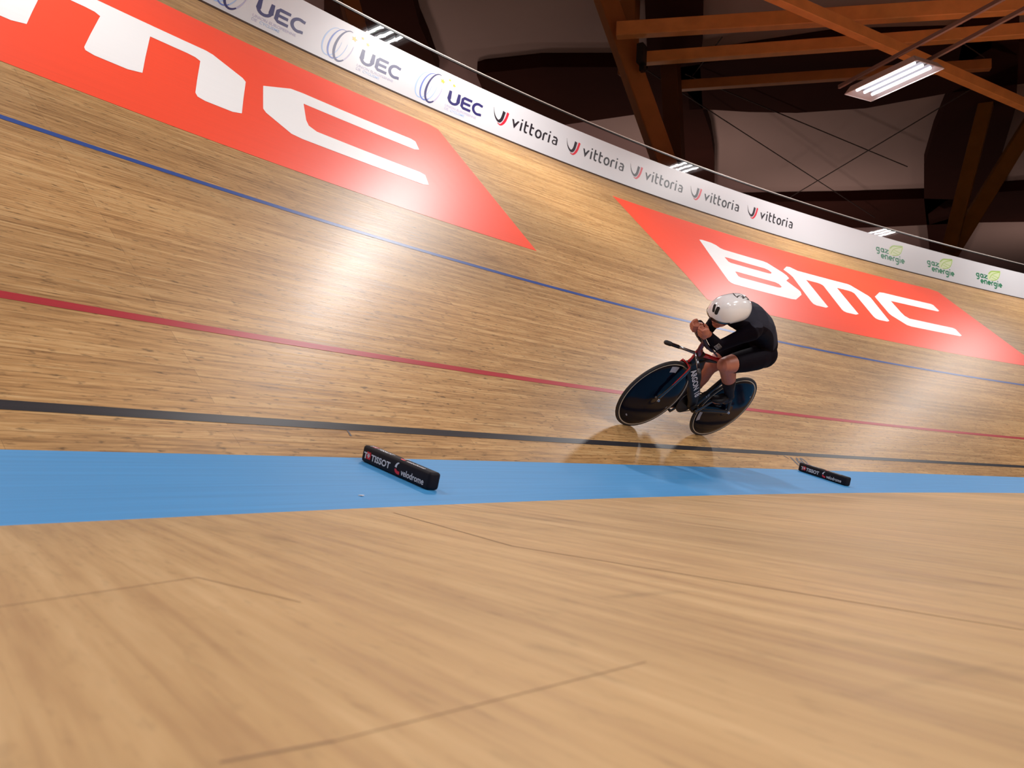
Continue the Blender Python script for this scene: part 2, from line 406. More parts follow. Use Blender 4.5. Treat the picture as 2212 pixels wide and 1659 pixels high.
LC = [(15.855, 5.084), (16.255, 5.375), (16.399, 5.40), (17.697, 5.396), (17.735, 5.36), (17.66, 5.117), (17.57, 5.064), (16.26, 5.064), (16.085, 4.60), (16.055, 4.472), (16.103, 4.395), (17.275, 4.385), (17.327, 4.353), (17.232, 4.102), (17.14, 4.058), (15.80, 4.050), (15.706, 4.075), (15.586, 4.354), (15.59, 4.43)]
P2 = [(10.716, 6.30), (18.50, 6.30), (18.72, 6.24), (18.66, 5.2), (18.58, 3.27), (10.27, 3.27), (10.40, 3.92)]
P1 = [(-.20, 6.30), (7.58, 6.31), (7.69, 6.25), (7.346, 3.272), (-.62, 3.27)]
def sh(lp, d): return [(x+d, y) for x, y in lp]
for nm, outline, d, lab in (('panel', P1, -10.82, 'red parallelogram advertising panel on the track, nearer one, cut by the left frame edge'),
                            ('panel', P2, 0, 'red parallelogram advertising panel on the track, farther one, behind the cyclist')):
    o = decal('track_advertisement', [([outline], 0, 0, 'fill')], track, [M_RED], None, .0015, .2)
    tag(o, lab, 'advertisement', 'red advertising panels painted on the banking')
    for lt, loops in (('letter_b', [LB, LB1, LB2]), ('letter_m', [LM]), ('letter_c', [LC])):
        x = decal('letter', [([sh(l, d) for l in loops], 0, 0, 'fill')], track, [M_WHITE], o, .0032, .2); x['label'] = 'white painted letter'

# ------------------------------------------------------------------ perimeter barrier
BH, TH = .650, .8955
bar = empty('perimeter_barrier', wall(8, 0)); tag(bar, 'white advertising barrier with clear acrylic screen and steel rail along the track top', 'barrier')
inv = Matrix.Translation(-wall(8, 0))
sw = frange(-20, 40, .2)
def strip_box(name, h0, h1, o0, o1, m, parent, s_list=sw):
    prof = [(h0, o0), (h1, o0), (h1, o1), (h0, o1), (h0, o0)]
    n = 5; vs = []; fs = []
    for s in s_list:
        for h, o in prof[:4]: vs.append(inv @ wall(s, h, o))
    for i in range(len(s_list)-1):
        for j in range(4): fs.append((i*4+j, i*4+(j+1) % 4, (i+1)*4+(j+1) % 4, (i+1)*4+j))
    fs += [(3, 2, 1, 0), tuple((len(s_list)-1)*4+j for j in range(4))]
    me = bpy.data.meshes.new(name); me.from_pydata(vs, [], fs)
    b = bmesh.new(); b.from_mesh(me); bmesh.ops.recalc_face_normals(b, faces=b.faces[:]); b.to_mesh(me); b.free()
    return link(name, me, m, parent)
strip_box('board', .0, BH, 0, -.02, M_BOARD, bar)
strip_box('foot_gap_trim', -.02, .010, .016, .001, mat('dark_joint', (.05, .022, .010), .8), bar)
sp = -20.0
while sp < 38:      # acrylic panes, 2.5 m each
    strip_box('clear_pane', BH-.05, TH-.004, -.022, -.030, M_PLEXI, bar, frange(sp, sp+2.492, .2)); sp += 2.5
bm = bmesh.new()
tube(bm, [inv @ wall(s, TH, -.026) for s in sw], [.0105]*len(sw), 8, ref=Vector((0, 0, 1)))
from_bm('top_rail', bm, M_STEEL, bar, True)
strip_box('gasket', TH-.030, TH-.010, -.016, -.034, M_DARKSTEEL, bar)
def wfn(x, y, off): return inv @ wall(x, y, off)
def arc(cx, cy, rx, ry, a0, a1, n=26, shear=0.0):
    return [(cx+rx*math.cos(R(a0+(a1-a0)*i/n))+shear*ry*math.sin(R(a0+(a1-a0)*i/n)), cy+ry*math.sin(R(a0+(a1-a0)*i/n))) for i in range(n+1)]
def star(cx, cy, r, rot=0):
    return [(cx+(r if k % 2 == 0 else r*.45)*math.sin(PI*k/5+rot), cy+(r if k % 2 == 0 else r*.45)*math.cos(PI*k/5+rot)) for k in range(10)]
def shx(polys, k, y0): return [[(x+k*(y-y0), y) for x, y in p] for p in polys]
def logo_uec(x0, faded=False):
    it = []; n = 26
    mats = [M_NAVY, M_MBLUE, M_PBLUE, M_GOLD, M_FADE]
    for k, (dx, cy, mi, w) in enumerate(((0, .305, 2, .018), (.075, .310, 1, .021), (.155, .320, 0, .030))):
        a = arc(x0+.105+dx, cy, .105, .212+.014*k, 78, 262, n, .38)
        it.append((ribbon(a, [w*(.25+.75*min(1, i/n*1.5)) for i in range(n+1)]), mi, .0002*k, 'quads'))
        a = arc(x0+.105+dx, cy, .105, .212+.014*k, 262, 305, 12, .38)
        it.append((ribbon(a, [w*(1-.5*i/12) for i in range(13)]), mi, .0002*k, 'quads'))
        a = arc(x0+.105+dx, cy, .105, .212+.014*k, 305, 372, 14, .38)
        it.append((ribbon(a, [w*.55*(1-.6*i/14) for i in range(15)]), 2 if k < 2 else 4, .0002*k, 'quads'))
    for (sx, sy, r) in ((.392, .480, .040), (.505, .545, .022), (.572, .492, .028)):
        it.append(([star(x0+sx, sy, r, .3)], 3, 0, 'fill'))
    Wt = .040
    U = [(x0+.495, .395), (x0+.495, .27)]+arc(x0+.565, .27, .07, .062, 180, 360, 10)+[(x0+.635, .27), (x0+.635, .395)]
    Er = [(x0+.845, .374), (x0+.72, .374), (x0+.70, .35), (x0+.70, .235), (x0+.725, .214), (x0+.845, .214)]
    Em = [(x0+.70, .294), (x0+.828, .294)]
    Cc = [(x0+1.02, .365)]+arc(x0+.955, .294, .078, .082, 65, 295, 16)+[(x0+1.02, .222)]
    for p in (U, Er, Em, Cc): it.append((shx(ribbon(p, Wt), .22, .29), 0, .0, 'quads'))
    it.append((shx(text2d('UNION EUROPEENNE', .052, x0+.455, .128, .0006, .98), .22, .29), 4, 0, 'quads'))
    it.append((shx(text2d('DE', .052, x0+.455, .078, .0006, .98), .22, .29), 4, 0, 'quads'))
    it.append((shx(text2d('CYCLISME', .052, x0+.545, .078, .0004, .98), .22, .29), 2, 0, 'quads'))
    o = decal('logo', it[:9], wfn, mats, bar, .0015); o['label'] = 'printed emblem of blue rings'
    for st in it[9:12]: decal('star', [st], wfn, mats, o, .0015)['label'] = 'printed gold star'
    decal('lettering', it[12:16], wfn, mats, o, .0015)['label'] = 'printed navy letters'
    decal('small_lettering', it[16:], wfn, mats, o, .0015)
def logo_vit(x0):
    mats = [M_BLACKP, M_REDP, M_PINKP]; it = []; n = 16
    # three nested hooks
    a = spline([(x0-.17, .44), (x0-.155, .32), (x0-.10, .252), (x0-.04, .30), (x0+.01, .44)], 8)
    m_ = len(a)-1
    it.append((ribbon(a, [.004+.040*math.sin(min(1, i/m_*1.6)*PI/2)**2 for i in range(m_+1)]), 0, .0002, 'quads'))
    a = spline([(x0-.12, .232), (x0-.07, .228), (x0-.01, .30), (x0+.045, .443)], 8); m_ = len(a)-1
    it.append((ribbon(a, [.006+.026*min(1, i/m_*1.6) for i in range(m_+1)]), 2, .0, 'quads'))
    a = spline([(x0-.115, .214), (x0-.055, .208), (x0+.02, .30), (x0+.078, .445)], 8); m_ = len(a)-1
    it.append((ribbon(a, [.006+.030*min(1, i/m_*1.8) for i in range(m_+1)]), 1, .0002, 'quads'))
    X = x0+.125; y0 = .240; xh = .142; w = .030; P = []
    def add(pl, ww=w): P.append((pl, ww))
    it.append((shx([[(X-.012, y0+xh), (X+.018, y0+xh), (X+.062, y0+.03), (X+.046, y0-.004)]], .24, y0), 0, 0, 'quads'))
    it.append((shx([[(X+.046, y0-.004), (X+.034, y0+.06), (X+.088, y0+xh), (X+.118, y0+xh)]], .24, y0), 0, .0001, 'quads'))
    x = X+.158; add([(x, y0), (x, y0+xh)]); add([(x, y0+xh+.032), (x, y0+xh+.058)], .028)
    for x in (X+.225, X+.325):
        add([(x, y0+xh+.055), (x, y0+.04), (x+.012, y0+.014), (x+.05, y0+.008)]); add([(x, y0+xh-.012), (x+.056, y0+xh-.012)])
    x = X+.470; add(arc(x, y0+xh/2, .045, xh/2-.008, 0, 360, 22))
    x = X+.565; add([(x, y0), (x, y0+xh-.03), (x+.018, y0+xh-.010), (x+.06, y0+xh-.012)])
    x = X+.668; add([(x, y0), (x, y0+xh)]); add([(x, y0+xh+.032), (x, y0+xh+.058)], .028)
    x = X+.735; add([(x, y0+xh-.012), (x+.055, y0+xh-.012), (x+.075, y0+xh-.035), (x+.075, y0+.004)])
    add([(x+.075, y0+.012), (x+.018, y0+.012), (x+.002, y0+.032), (x+.002, y0+.056), (x+.018, y0+.076), (x+.075, y0+.076)], .020)
    for pl, ww in P: it.append((shx(ribbon(pl, ww), .24, y0), 0, 0, 'quads'))
    o = decal('logo', it[:3], wfn, mats, bar, .0015); o['label'] = 'printed black and red hook emblem'
    decal('lettering', it[3:], wfn, mats, o, .0015)['label'] = 'printed black letters'
def logo_gaz(x0):
    mats = [M_GREENP, M_LEAFP, M_LEAFD]; it = []; w = .030
    def g(x, y, a=.075, h=.10):
        return [[(x+a, y+h-.015)]+arc(x+a/2+.002, y+h/2, a/2+.004, h/2-.015, 60, 300, 12), [(x+a, y+h), (x+a, y-.025), (x+a-.02, y-.045), (x+.005, y-.045)]]
    def e(x, y, a=.078, h=.10): return [[(x+.01, y+h/2), (x+a, y+h/2)]+arc(x+a/2, y+h/2, a/2, h/2-.012, 0, 310, 16)]
    P = []
    y = .290
    P += g(x0, y)
    P += [arc(x0+.165, y+.05, .038, .038, 0, 360, 16), [(x0+.208, y+.098), (x0+.208, y)]]
    P += [[(x0+.245, y+.088), (x0+.335, y+.088), (x0+.25, y+.012), (x0+.345, y+.012)]]
    y = .155; x = x0+.13
    P += e(x, y); x += .115
    P += [[(x, y), (x, y+.10)], [(x, y+.075), (x+.02, y+.09), (x+.055, y+.09), (x+.072, y+.07), (x+.072, y)]]; x += .11
    P += e(x, y); x += .115
    P += [[(x, y), (x, y+.07), (x+.02, y+.09), (x+.055, y+.09)]]; x += .075
    P += g(x, y); x += .125
    P += [[(x, y), (x, y+.10)], [(x, y+.125), (x, y+.148)]]; x += .045
    P += e(x, y)
    for pl in P: it.append((ribbon(pl, w), 0, 0, 'quads'))
    nl = len(it)
    lx, ly = x0+.36, .285
    leaf = spline([(lx, ly), (lx-.01, ly+.10), (lx+.07, ly+.20), (lx+.20, ly+.245), (lx+.42, ly+.27), (lx+.36, ly+.12), (lx+.24, ly+.02), (lx+.10, ly-.01), (lx, ly)], 6)[:-1]
    it.append(([leaf], 2, 0, 'fill'))
    it.append((ribbon(spline([(lx+.03, ly+.14), (lx+.12, ly+.215), (lx+.25, ly+.24), (lx+.41, ly+.265)], 6), .03), 1, .0003, 'quads'))
    it.append((ribbon(spline([(lx+.05, ly+.03), (lx+.15, ly+.15), (lx+.40, ly+.25)], 6), .016), 1, .0003, 'quads'))
    it.append((ribbon(spline([(lx+.10, ly+.0), (lx+.24, ly+.025), (lx+.35, ly+.11), (lx+.40, ly+.24)], 6), .016), 1, .0003, 'quads'))
    for a_, b_ in (((.16, .13), (.34, .10)), ((.12, .08), (.26, .045))):
        it.append((ribbon([(lx+a_[0], ly+a_[1]), (lx+b_[0], ly+b_[1])], .012), 1, .0003, 'quads'))
    o = decal('logo', it[:nl], wfn, mats, bar, .0015); o['label'] = 'printed green lettering'
    decal('leaf', it[nl:], wfn, mats, o, .0015)['label'] = 'printed pale green leaf'
for x in (5.255, 6.525, 7.80): logo_uec(x)
for x in (9.195, 10.515, 11.80, 13.13, 14.49): logo_vit(x)
for x in (17.755, 19.25, 20.755): logo_gaz(x)

# ------------------------------------------------------------------ foam blocks on the blue band
def foam(sa, da, sb, db, lab):
    Wd, Hh = .064, .078
    A_, B_ = band(sa, da), band(sb, db); ex = (B_-A_); L_ = ex.length; ex.normalize(); h = path((sa+sb)/2)[4]
    c = (A_+B_)/2+Vector((math.cos(h), math.sin(h), 0))*Wd/2; s = (sa+sb)/2
    ey = Vector((math.cos(h), math.sin(h), 0)); ez = (band(s, -.05)-band(s, -.60)).cross(ey)
    if ez.z < 0: ez = -ez
    ez.normalize(); ey = ez.cross(ex).normalized()
    t = empty('foam_block', c, Matrix((ex, ey, ez)).transposed()); tag(t, lab, 'foam block', 'black foam blocks on the blue band')
    bm = bmesh.new(); bx(bm, (0, 0, Hh/2+.001), (L_, Wd, Hh), bev=.014, seg=4); from_bm('cover', bm, M_FOAM, t, True)
    # ex runs from the track down to the floor; the face seen by the viewer is -ey; top is ez
    mats = [M_FOAMW, M_REDP]
    for face in ('side', 'top'):
        yf = -Wd/2-.0008; zt = Hh+.0018; it = []
        sc = 1.0 if face == 'side' else .8
        k = .040*sc
        it.append((text2d('T', k, -.245, 0, .0012, 1.25), 0, 0, 'quads'))
        r = .017*sc
        it.append(([[(-.205-r, .0), (-.205+r, .0), (-.205+r, 2*r), (-.205-r, 2*r)]], 1, 0, 'quads'))
        it.append(([[(-.205-r*.6, r*.75), (-.205+r*.6, r*.75), (-.205+r*.6, r*1.25), (-.205-r*.6, r*1.25)], [(-.205-r*.25, r*.4), (-.205+r*.25, r*.4), (-.205+r*.25, r*1.6), (-.205-r*.25, r*1.6)]], 0, .0004, 'quads'))
        it.append((text2d('TISSOT', k, -.182, 0, .0012, 1.22), 0, 0, 'quads'))
        a = arc(.045, .018, .026, .024, 100, 180, 8); it.append((ribbon(a, [.004+.012*i/8 for i in range(9)]), 0, 0, 'quads'))
        a = arc(.045, .012, .026, .014, 180, 290, 8); it.append((ribbon(a, .014), 1, .0002, 'quads'))
        it.append((text2d('velodrome', k*.98, .064, -.006, .0007, 1.0), 0, 0, 'quads'))
        if face == 'side': fn = lambda x, y, off: Vector((x, yf-off, y+.022))
        else: fn = lambda x, y, off: Vector((x, y-.014, zt-.001+off))
        decal('printed_lettering', it[:4], fn, mats, t, .0006)['label'] = 'white letters with a small red cross badge'
        decal('printed_lettering', it[4:], fn, mats, t, .0006)['label'] = 'white letters with a red and white crescent'
foam(3.208, -.066, 3.106, -.590, 'black foam block with white lettering, large one left of the cyclist')
foam(8.325, -.045, 8.155, -.585, 'black foam block with white lettering, small far one right of the cyclist')

bm = bmesh.new(); bx(bm, (0, 0, 0), (.022, .016, .003), Matrix.Rotation(.3, 3, 'Z')); o = from_bm('paper_scrap', bm, mat('white_paper', (.8, .8, .82), .7)); o.location = band(2.659, -.636, .002); o.rotation_euler = (0, 0, 0)
tag(o, 'tiny white paper scrap on the blue band, below the large foam block', 'scrap')
# ------------------------------------------------------------------ roof
ZC = 12.0
def onz(x, y, z):
    d = Fv+R2*((x-W_PX/2)/F_PX)+U2*((H_PX/2-y)/F_PX)
    return CAM+d*((z-CAM.z)/d.z)
def at_depth(x, y, t):
    return CAM+(Fv+R2*((x-W_PX/2)/F_PX)+U2*((H_PX/2-y)/F_PX))*t
bm = bmesh.new(); bmesh.ops.create_grid(bm, x_segments=4, y_segments=4, size=65, matrix=Matrix.Translation((20, -5, ZC)))
ceil = from_bm('ceiling', bm, M_CEIL); tag(ceil, 'brown grey roof panels of the hall', kind='structure')
for nm, c, s in (('wall_far', (85, -5, 5.9), (.3, 130, 12.2)), ('wall_left', (20, 60, 5.9), (130, .3, 12.2)), ('wall_right', (20, -70, 5.9), (130, .3, 12.2)), ('wall_near', (-45, -5, 5.9), (.3, 130, 12.2))):
    bm = bmesh.new(); bx(bm, c, s); tag(from_bm(nm, bm, M_HALLWALL), kind='structure')
def rib(pix, drop=.45):
    pts = [onz(x, y, ZC) for x, y in pix]
    bm = bmesh.new(); vs = [bm.verts.new(p) for p in pts]
    es = [bm.edges.new((vs[i], vs[(i+1) % len(vs)])) for i in range(len(vs))]
    g = bmesh.ops.triangle_fill(bm, edges=es, use_beauty=True)
    fs = [f for f in g['geom'] if isinstance(f, bmesh.types.BMFace)]
    e = bmesh.ops.extrude_face_region(bm, geom=fs)
    for v in e['geom']:
        if isinstance(v, bmesh.types.BMVert): v.co.z -= drop
    # shrink toward the ceiling plane so that the lower outline is the one seen
    o = from_bm('roof_rib', bm, M_CBEAM, ceil); o['label'] = 'dark brown bowed roof rib'
    return o
def ribz(pix):      # outline given for the underside
    z = ZC-.45
    pts = [onz(x, y, z) for x, y in pix]
    bm = bmesh.new(); lo = [bm.verts.new(p) for p in pts]; hi = [bm.verts.new((p.x, p.y, ZC-.01)) for p in pts]
    n = len(pts)
    es = [bm.edges.new((lo[i], lo[(i+1) % n])) for i in range(n)]
    bmesh.ops.triangle_fill(bm, edges=es, use_beauty=True)
    for i in range(n): bm.faces.new((lo[i], lo[(i+1) % n], hi[(i+1) % n], hi[i]))
    o = from_bm('roof_rib', bm, M_CBEAM, ceil); o['label'] = 'dark brown bowed roof rib'
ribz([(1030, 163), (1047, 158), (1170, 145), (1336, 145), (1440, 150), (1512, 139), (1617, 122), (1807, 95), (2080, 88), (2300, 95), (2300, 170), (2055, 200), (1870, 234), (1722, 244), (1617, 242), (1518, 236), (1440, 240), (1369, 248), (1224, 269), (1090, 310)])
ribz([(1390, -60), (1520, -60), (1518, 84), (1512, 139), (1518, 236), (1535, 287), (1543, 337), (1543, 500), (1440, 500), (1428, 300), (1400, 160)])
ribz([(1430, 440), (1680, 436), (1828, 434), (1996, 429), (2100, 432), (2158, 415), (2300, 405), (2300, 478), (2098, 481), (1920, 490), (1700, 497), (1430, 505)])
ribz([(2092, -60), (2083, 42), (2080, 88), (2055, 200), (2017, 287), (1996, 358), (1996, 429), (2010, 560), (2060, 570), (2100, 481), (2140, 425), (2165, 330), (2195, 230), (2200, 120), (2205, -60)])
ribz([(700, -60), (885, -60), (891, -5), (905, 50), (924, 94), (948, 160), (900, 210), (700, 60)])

def member(name, p, q, w, h, m, lab, cat='beam'):
    p = Vector(p); q = Vector(q); d = (q-p); L_ = d.length; d.normalize()
    a, b = frame_axes(d)
    rot = Matrix((d, a, b)).transposed()
    bm = bmesh.new(); bx(bm, (0, 0, 0), (L_, w, h), bev=min(w, h)*.06, seg=1)
    o = from_bm(name, bm, m); mm = rot.to_4x4(); mm.translation = (p+q)/2; o.matrix_world = mm
    return tag(o, lab, cat)
bZ = 10.4
member('timber_beam', onz(1332, 66, bZ), onz(2330, 3, bZ), .26, .36, M_TIMBER, 'orange glulam timber beam, upper of the two long level ones below the roof')
member('timber_beam', onz(1388, 127, bZ), onz(2330, 57, bZ), .24, .30, M_TIMBER, 'orange glulam timber beam, lower of the two long level ones below the roof')
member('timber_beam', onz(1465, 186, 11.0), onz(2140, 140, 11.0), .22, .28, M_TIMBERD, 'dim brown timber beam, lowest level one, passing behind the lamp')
member('timber_brace', onz(1640, -25, 9.3), onz(2330, 278, 9.3), .20, .26, M_TIMBER, 'orange timber brace running diagonally down behind the lamp to the right edge')
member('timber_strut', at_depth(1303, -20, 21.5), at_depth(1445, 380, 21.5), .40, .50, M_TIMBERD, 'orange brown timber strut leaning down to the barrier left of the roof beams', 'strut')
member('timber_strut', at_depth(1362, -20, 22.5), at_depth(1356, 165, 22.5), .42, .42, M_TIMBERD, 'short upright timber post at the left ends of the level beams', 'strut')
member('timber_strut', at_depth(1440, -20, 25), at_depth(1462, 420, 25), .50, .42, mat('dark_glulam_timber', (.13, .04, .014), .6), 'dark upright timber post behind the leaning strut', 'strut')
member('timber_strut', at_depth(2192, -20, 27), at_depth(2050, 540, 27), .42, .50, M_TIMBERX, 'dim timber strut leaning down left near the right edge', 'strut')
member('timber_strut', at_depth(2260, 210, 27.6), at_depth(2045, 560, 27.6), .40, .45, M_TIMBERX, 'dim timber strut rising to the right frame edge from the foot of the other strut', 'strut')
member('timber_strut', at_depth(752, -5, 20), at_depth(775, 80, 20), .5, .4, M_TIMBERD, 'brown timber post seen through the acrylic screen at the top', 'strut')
# dark steel joint at the node
bm = bmesh.new(); c_ = at_depth(1386, 118, 21); bx(bm, (0, 0, 0), (.30, .18, .5), bev=.03); bx(bm, (.10, 0, -.28), (.16, .14, .22), bev=.02)
o = from_bm('beam_bracket', bm, M_DARKSTEEL); o.location = c_; tag(o, 'dark steel bracket where the lower level beam meets the post', 'bracket')
def cable(p, q, lab, r=.018):
    bm = bmesh.new(); p = Vector(p); q = Vector(q); tube(bm, [p*0, q-p], [r, r], 6)
    o = from_bm('tension_cable', bm, M_ROPE); o.location = p; tag(o, lab, 'cable', 'thin roof tension cables')
cable(onz(1395, 150, 11.2), onz(1890, 470, 11.2), 'long thin roof cable falling from the beam bracket to the lower right')
cable(onz(1700, 430, 10.9), onz(2110, 185, 10.9), 'thin roof cable rising right across the middle roof panel')
cable(onz(1480, 160, 11.3), onz(1960, 360, 11.3), 'faint thin roof cable falling right above the longer one')
cable(onz(2075, 90, 11.2), onz(2135, 130, 11.2), 'short thin roof cable right of the lamp')
cable(onz(1480, 185, 11.2), onz(1560, 80, 11.2), 'short thin roof cable left of the level beams')

# ------------------------------------------------------------------ lamps
def lamp(s, o, lab, z=LAMP_Z, power=LAMP_W, rails=False):
    c = flat(s, o, z); h = path(s)[4]
    L_, Wd = 1.62, .66
    ang = h+R(90)-R(7)
    t = empty('ceiling_lamp', c, Matrix.Rotation(ang, 3, 'Z')); tag(t, lab, 'lamp', 'suspended three tube lamps')
    bm = bmesh.new()      # open trough: top + four sloping sides with thickness
    def quadbox(p0, p1, p2, p3, th):
        n = (p1-p0).cross(p2-p0).normalized()*th
        vs = [bm.verts.new(p) for p in (p0, p1, p2, p3)]+[bm.verts.new(p+n) for p in (p0, p1, p2, p3)]
        for f in ((0, 1, 2, 3), (7, 6, 5, 4), (0, 4, 5, 1), (1, 5, 6, 2), (2, 6, 7, 3), (3, 7, 4, 0)): bm.faces.new([vs[i] for i in f])
    a, b = L_/2, Wd/2; a2, b2 = L_/2-.10, Wd/2-.05; zt = .13
    T = [Vector((a2, b2, zt)), Vector((-a2, b2, zt)), Vector((-a2, -b2, zt)), Vector((a2, -b2, zt))]
    B = [Vector((a, b, 0)), Vector((-a, b, 0)), Vector((-a, -b, 0)), Vector((a, -b, 0))]
    quadbox(T[3], T[2], T[1], T[0], -.012) if False else quadbox(T[0], T[1], T[2], T[3], .012)
    for i in range(4):
        j = (i+1) % 4; quadbox(B[i], B[j], T[j], T[i], .012)
    from_bm('housing', bm, M_CASE, t)
    bm = bmesh.new()
    for y in (-.19, 0, .19):      # reflector ridges between the tubes
        bx(bm, (0, y, .105), (2*a2-.04, .15, .012), bev=.004, seg=1)
    from_bm('reflector', bm, M_REFLECTOR, t)
    for y in (-.19, 0, .19):
        bm = bmesh.new(); tube(bm, [(-a2+.06, y, .055), (a2-.06, y, .055)], [.028, .028], 12, ref=Vector((0, 0, 1))); from_bm('tube', bm, M_TUBE, t, True)
    for y in (-.19, 0, .19):
        ld = bpy.data.lights.new('lamp_light', 'AREA'); ld.shape = 'RECTANGLE'; ld.size = 2*a2-.14; ld.size_y = .05; ld.energy = power/3
        ld.color = (1.0, .975, .96); ld.spread = R(175)
        lo = bpy.data.objects.new('lamp_light', ld); COL.objects.link(lo); lo.parent = t; lo.location = (0, y, .022)
    return t
lamp(15.45, 3.30, 'suspended lamp with three glowing tubes hanging below the roof beams at right', rails=True)
lamp(8.7, 3.55, 'suspended lamp above the banking over the cyclist, mirrored in the acrylic screen at left')
lamp(22.1, 3.4, 'suspended lamp beyond the visible one over the far banking')
for s in (1.9, -4.9, -11.7): lamp(s, 3.55, 'suspended lamp over the banking behind the viewer, number %d' % (abs(int(s)))).__setitem__('label', 'suspended lamp over the banking outside the view to the left')
for s, o in ((1, -8), (9, -8.5), (17, -8.5), (-2, -15), (12, -17)):  # extra lamps put in out of view for diffuse fill
    lamp(s, o, 'suspended fill lamp added above the infield outside the view', power=INF_W)
for (x, y, z) in ((24, 13, 6.5), (31, 8, 6.0), (39, 4, 6.0), (47, 6, 6.0), (38, 15, 6.0), (48, -6, 6), (18, 14, 6.5)):  # hidden lights without fixtures, added to lift the ceiling and beams
    ld = bpy.data.lights.new('added_uplight', 'AREA'); ld.shape = 'DISK'; ld.size = 1.6; ld.energy = UP_W*(.45 if y > 12 else 1.0); ld.color = (1.0, .80, .70)
    lo = bpy.data.objects.new('added_uplight', ld); COL.objects.link(lo); lo.location = (x, y, z); lo.rotation_euler = (PI, 0, 0)
# rails carrying the visible lamp
for (x0, y0, x1, y1, z, lab) in ((2250, -48, 1812, 188, 7.25, 'thin steel lamp rail passing the left side of the lamp'), (2290, -22, 1965, 152, 7.25, 'thin steel lamp rail passing the right side of the lamp')):
    p, q_ = onz(x0, y0, z), onz(x1, y1, z)
    o = member('lamp_rail', p, q_, .05, .07, M_CABLE, lab, 'rail')

# ------------------------------------------------------------------ bicycle frame of reference: x forward, y left, z up, z = 0 at the tyre contact
BF = Vector((-.96093934, .27495398, .03155787)); BU = Vector((-.17162524, -.68147004, .71143753)); BL = Vector((-.21711832, -.67823218, -.70204042))
BO = Vector((7.12762553, -.89550714, .50324729))-BU*.3335
BROT = Matrix((BF, BL, BU)).transposed()
M_CARBON = mat('gloss_black_carbon', (.008, .007, .010), .18, coat=.6)
M_CARBONM = mat('satin_black_carbon', (.007, .006, .008), .4, spec=.3)
M_DISC = mat('dark_blue_black_disc', (.0025, .0038, .012), .12, spec=.09)
M_TYRE = mat('black_tyre_rubber', (.018, .016, .018), .55)
M_TAN = mat('cream_tyre_wall', (.58, .47, .34), .6)
M_FRED = mat('red_frame_paint', (.50, .006, .012), .25, coat=.6)
M_DRED = mat('dark_red_stem_paint', (.13, .006, .012), .3, coat=.4)
M_PURP = mat('dark_violet_carbon', (.020, .008, .028), .35, spec=.4)
M_SILV = mat('silver_metal', (.70, .66, .68), .3, 1.0)
M_BARM = mat('polished_grey_bar', (.20, .20, .22), .22, .85)
M_DECAL = mat('grey_white_sticker', (.38, .37, .42), .35)
M_LETTER = mat('white_frame_lettering', (.85, .83, .88), .4)
M_SKIN = noisy(mat('skin', (.46, .155, .095), .5, sss=.0), .10, (14, 14, 14))
M_SUITMAT = mat('black_violet_skinsuit', (.010, .0055, .012), .7, spec=.08)
M_SOCK = mat('black_sock', (.008, .006, .011), .7, spec=.2)
M_SHOE = mat('black_shoe', (.005, .004, .007), .55, spec=.2)
M_HELM = mat('gloss_white_helmet', (.90, .89, .92), .16, coat=1.0)
M_VISOR = mat('black_visor', (.006, .004, .006), .08, coat=1.0)
M_BLACKM = mat('matt_black_vent', (.006, .003, .004), .7)
# skinsuit: dark grey panel over the upper back
N, L = nodes(M_SUITMAT); b_ = N['Principled BSDF']
tc = N.new('ShaderNodeTexCoord'); sx_ = N.new('ShaderNodeSeparateXYZ'); L.new(tc.outputs['Object'], sx_.inputs[0])
def mth(op, a, b, c=None):
    n = N.new('ShaderNodeMath'); n.operation = op
    for i, v in enumerate((a, b, c)):
        if v is None: continue
        if isinstance(v, (int, float)): n.inputs[i].default_value = v
        else: L.new(v, n.inputs[i])
    return n.outputs[0]
# line along the back: z above 1.20 - .9*(.62-x)^2... minus side fall-off
zz_ = mth('SUBTRACT', sx_.outputs[2], mth('MULTIPLY_ADD', mth('POWER', mth('ABSOLUTE', mth('SUBTRACT', sx_.outputs[0], .68), 0), 2.0), -1.2, 1.214))
m1 = mth('GREATER_THAN', zz_, 0.0); m2 = mth('LESS_THAN', mth('ABSOLUTE', sx_.outputs[1], 0), .135); m3 = mth('GREATER_THAN', sx_.outputs[0], .30)
msk = mth('MULTIPLY', m1, m3)
mc = N.new('ShaderNodeMixRGB'); mc.inputs[1].default_value = (.0042, .0022, .0058, 1); mc.inputs[2].default_value = (.028, .028, .042, 1)
L.new(msk, mc.inputs[0]); L.new(mc.outputs[0], b_.inputs['Base Color'])

